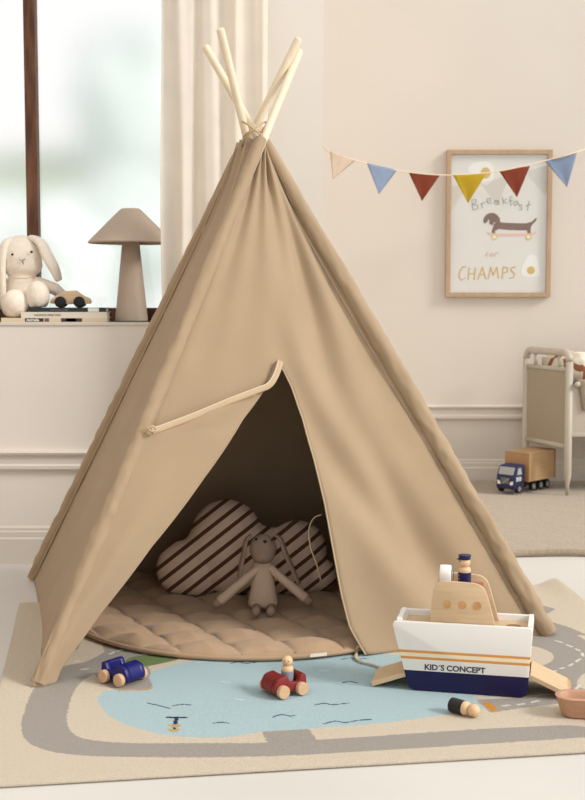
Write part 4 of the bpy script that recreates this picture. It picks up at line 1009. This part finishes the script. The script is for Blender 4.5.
# ramps
ed = mat('plywood_edge', (196,154,110), .6, .25, 160, stretch=(.1,.1,6))
def ramp(x0, z0, x1, z1, y0, y1, lipend):
    t = .0105; d = Vector((x1 - x0, 0, z1 - z0)).normalized(); n = Vector((-d.z, 0, d.x)); n = n if n.z > 0 else -n
    p = [(x0, z0), (x1, z1), (x1 - n.x * t, z1 - n.z * t), (x0 - n.x * t, z0 - n.z * t)]
    o = obj('ramp', prism(bm_(), p, y1 - y0, .001, 'y', Matrix.Translation((0, y0, 0))), wood_x, sh)
    return o
ramp(-.008, .040, -.088, .0105, .006, dep - .006, 1)
rr_ = ramp(BW + .006, .052, BW + .088, .0155, .006, dep - .006, 1)
b = bm_(); prism(b, [(BW + .084, .0165), (BW + .094, .0125), (BW + .096, .001), (BW + .090, .001)], dep - .02, .001, 'y', Matrix.Translation((0, .010, 0))); obj('ramp_lip', b, ed, rr_)
b = bm_(); tube(b, [(BW + .078, -0 + .0055, .0145), (BW + .078, dep - .0055, .0145)], .0035, 8); obj('hinge_pin', b, mat('dark_walnut_pin', (110,76,50), .5), rr_)
# captain
Ms = Matrix.LocRotScale(sh.location, sh.rotation_euler, None); cpv = Ms @ Vector((.117, .066, .2325))
t, hd, bo = peg('peg_doll', 'captain peg doll in navy uniform and cap standing on the ship', 'wooden figure', navy, cpv, (0, 0, ang), 1.26, face=math.radians(-70))
k = 1.26
b = bm_(); lathe(b, [(.0100 * k, .0475 * k), (.0108 * k, .049 * k), (.0104 * k, .0515 * k), (.0118 * k, .0535 * k), (.0112 * k, .0555 * k), (0, .0565 * k)], 28); cpt = obj('cap', b, navy, hd, smooth=2)
b = bm_(); ball(b, (-.0085 * k, -.003, .0482 * k), (.0075, .008, .0016), 2); obj('cap_brim', b, black, cpt, True)
for i in range(3):
    b = bm_(); a = math.radians(-52); ball(b, (math.sin(a) * .0118 * k, -math.cos(a) * .0118 * k, (.007 + .006 * i) * k), .0011, 2); obj('button', b, lt, bo, True)
# ------------------------------------------------------------------ small wooden boat
bm2 = mat('reddish_beech', (190,148,120), .5, .07, 30, .1, 60, stretch=(1,6,6))
c = FL(556, 720, RZ); BL_, BWd, BH = .20, .078, .043
bt = thing('toy_boat', 'small natural wood rowing boat toy cut off by the right edge', 'toy boat', (c.x + .105, c.y + .030, RZ), math.radians(-7))
def stad(L, w, z, n=14):
    r = w / 2; out = []
    for cxx, a0 in ((L / 2 - r, -PI / 2), (-(L / 2 - r), PI / 2)):
        out += [(cxx + r * math.cos(a0 + PI * i / n), r * math.sin(a0 + PI * i / n), z) for i in range(n + 1)]
    return out
b = bmesh.new(); rings = []
for L, w, z in ((BL_ - .032, BWd - .024, 0), (BL_ - .028, BWd - .020, .002), (BL_ - .003, BWd - .003, BH - .003), (BL_, BWd, BH - .001), (BL_ - .003, BWd - .003, BH), (BL_ - .022, BWd - .022, BH), (BL_ - .026, BWd - .026, BH - .002), (BL_ - .036, BWd - .032, .012)):
    rings.append([b.verts.new(p) for p in stad(L, w, z)])
for a, c_ in zip(rings, rings[1:]):
    n = len(a)
    for i in range(n): b.faces.new((a[i], a[(i + 1) % n], c_[(i + 1) % n], c_[i]))
b.faces.new(rings[0][::-1]); b.faces.new(rings[-1]); obj('hull', b, bm2, bt, smooth=2)
b = bm_(); box(b, (.02, -(BWd - .03) / 2, .020), (.035, (BWd - .03) / 2, .026), .001); obj('thwart', b, bm2, bt)
# ------------------------------------------------------------------ light
w = bpy.data.worlds.new('world'); sc.world = w; w.use_nodes = True; bg = w.node_tree.nodes['Background']
bg.inputs[0].default_value = (1.0, .99, .975, 1); bg.inputs[1].default_value = WORLD
def sun(name, az, el, ang, en, col):
    """az: degrees to the right of straight behind the camera; el: height above horizon."""
    d = bpy.data.lights.new(name, 'SUN'); d.energy = en; d.angle = math.radians(ang); d.color = col
    o = bpy.data.objects.new(name, d); C.objects.link(o)
    a, e = math.radians(az), math.radians(el)
    v = -Vector((math.sin(a) * math.cos(e), -math.cos(a) * math.cos(e), math.sin(e)))
    o.rotation_euler = v.to_track_quat('-Z', 'Y').to_euler(); o.location = -v * 6 + Vector((0, 3, 0))
sun('daylight_sun', *SUN)
vs_ = sc.view_settings; vs_.view_transform = 'Standard'; vs_.look = 'None'; vs_.gamma = 1; vs_.use_curve_mapping = False; vs_.exposure = EXPO
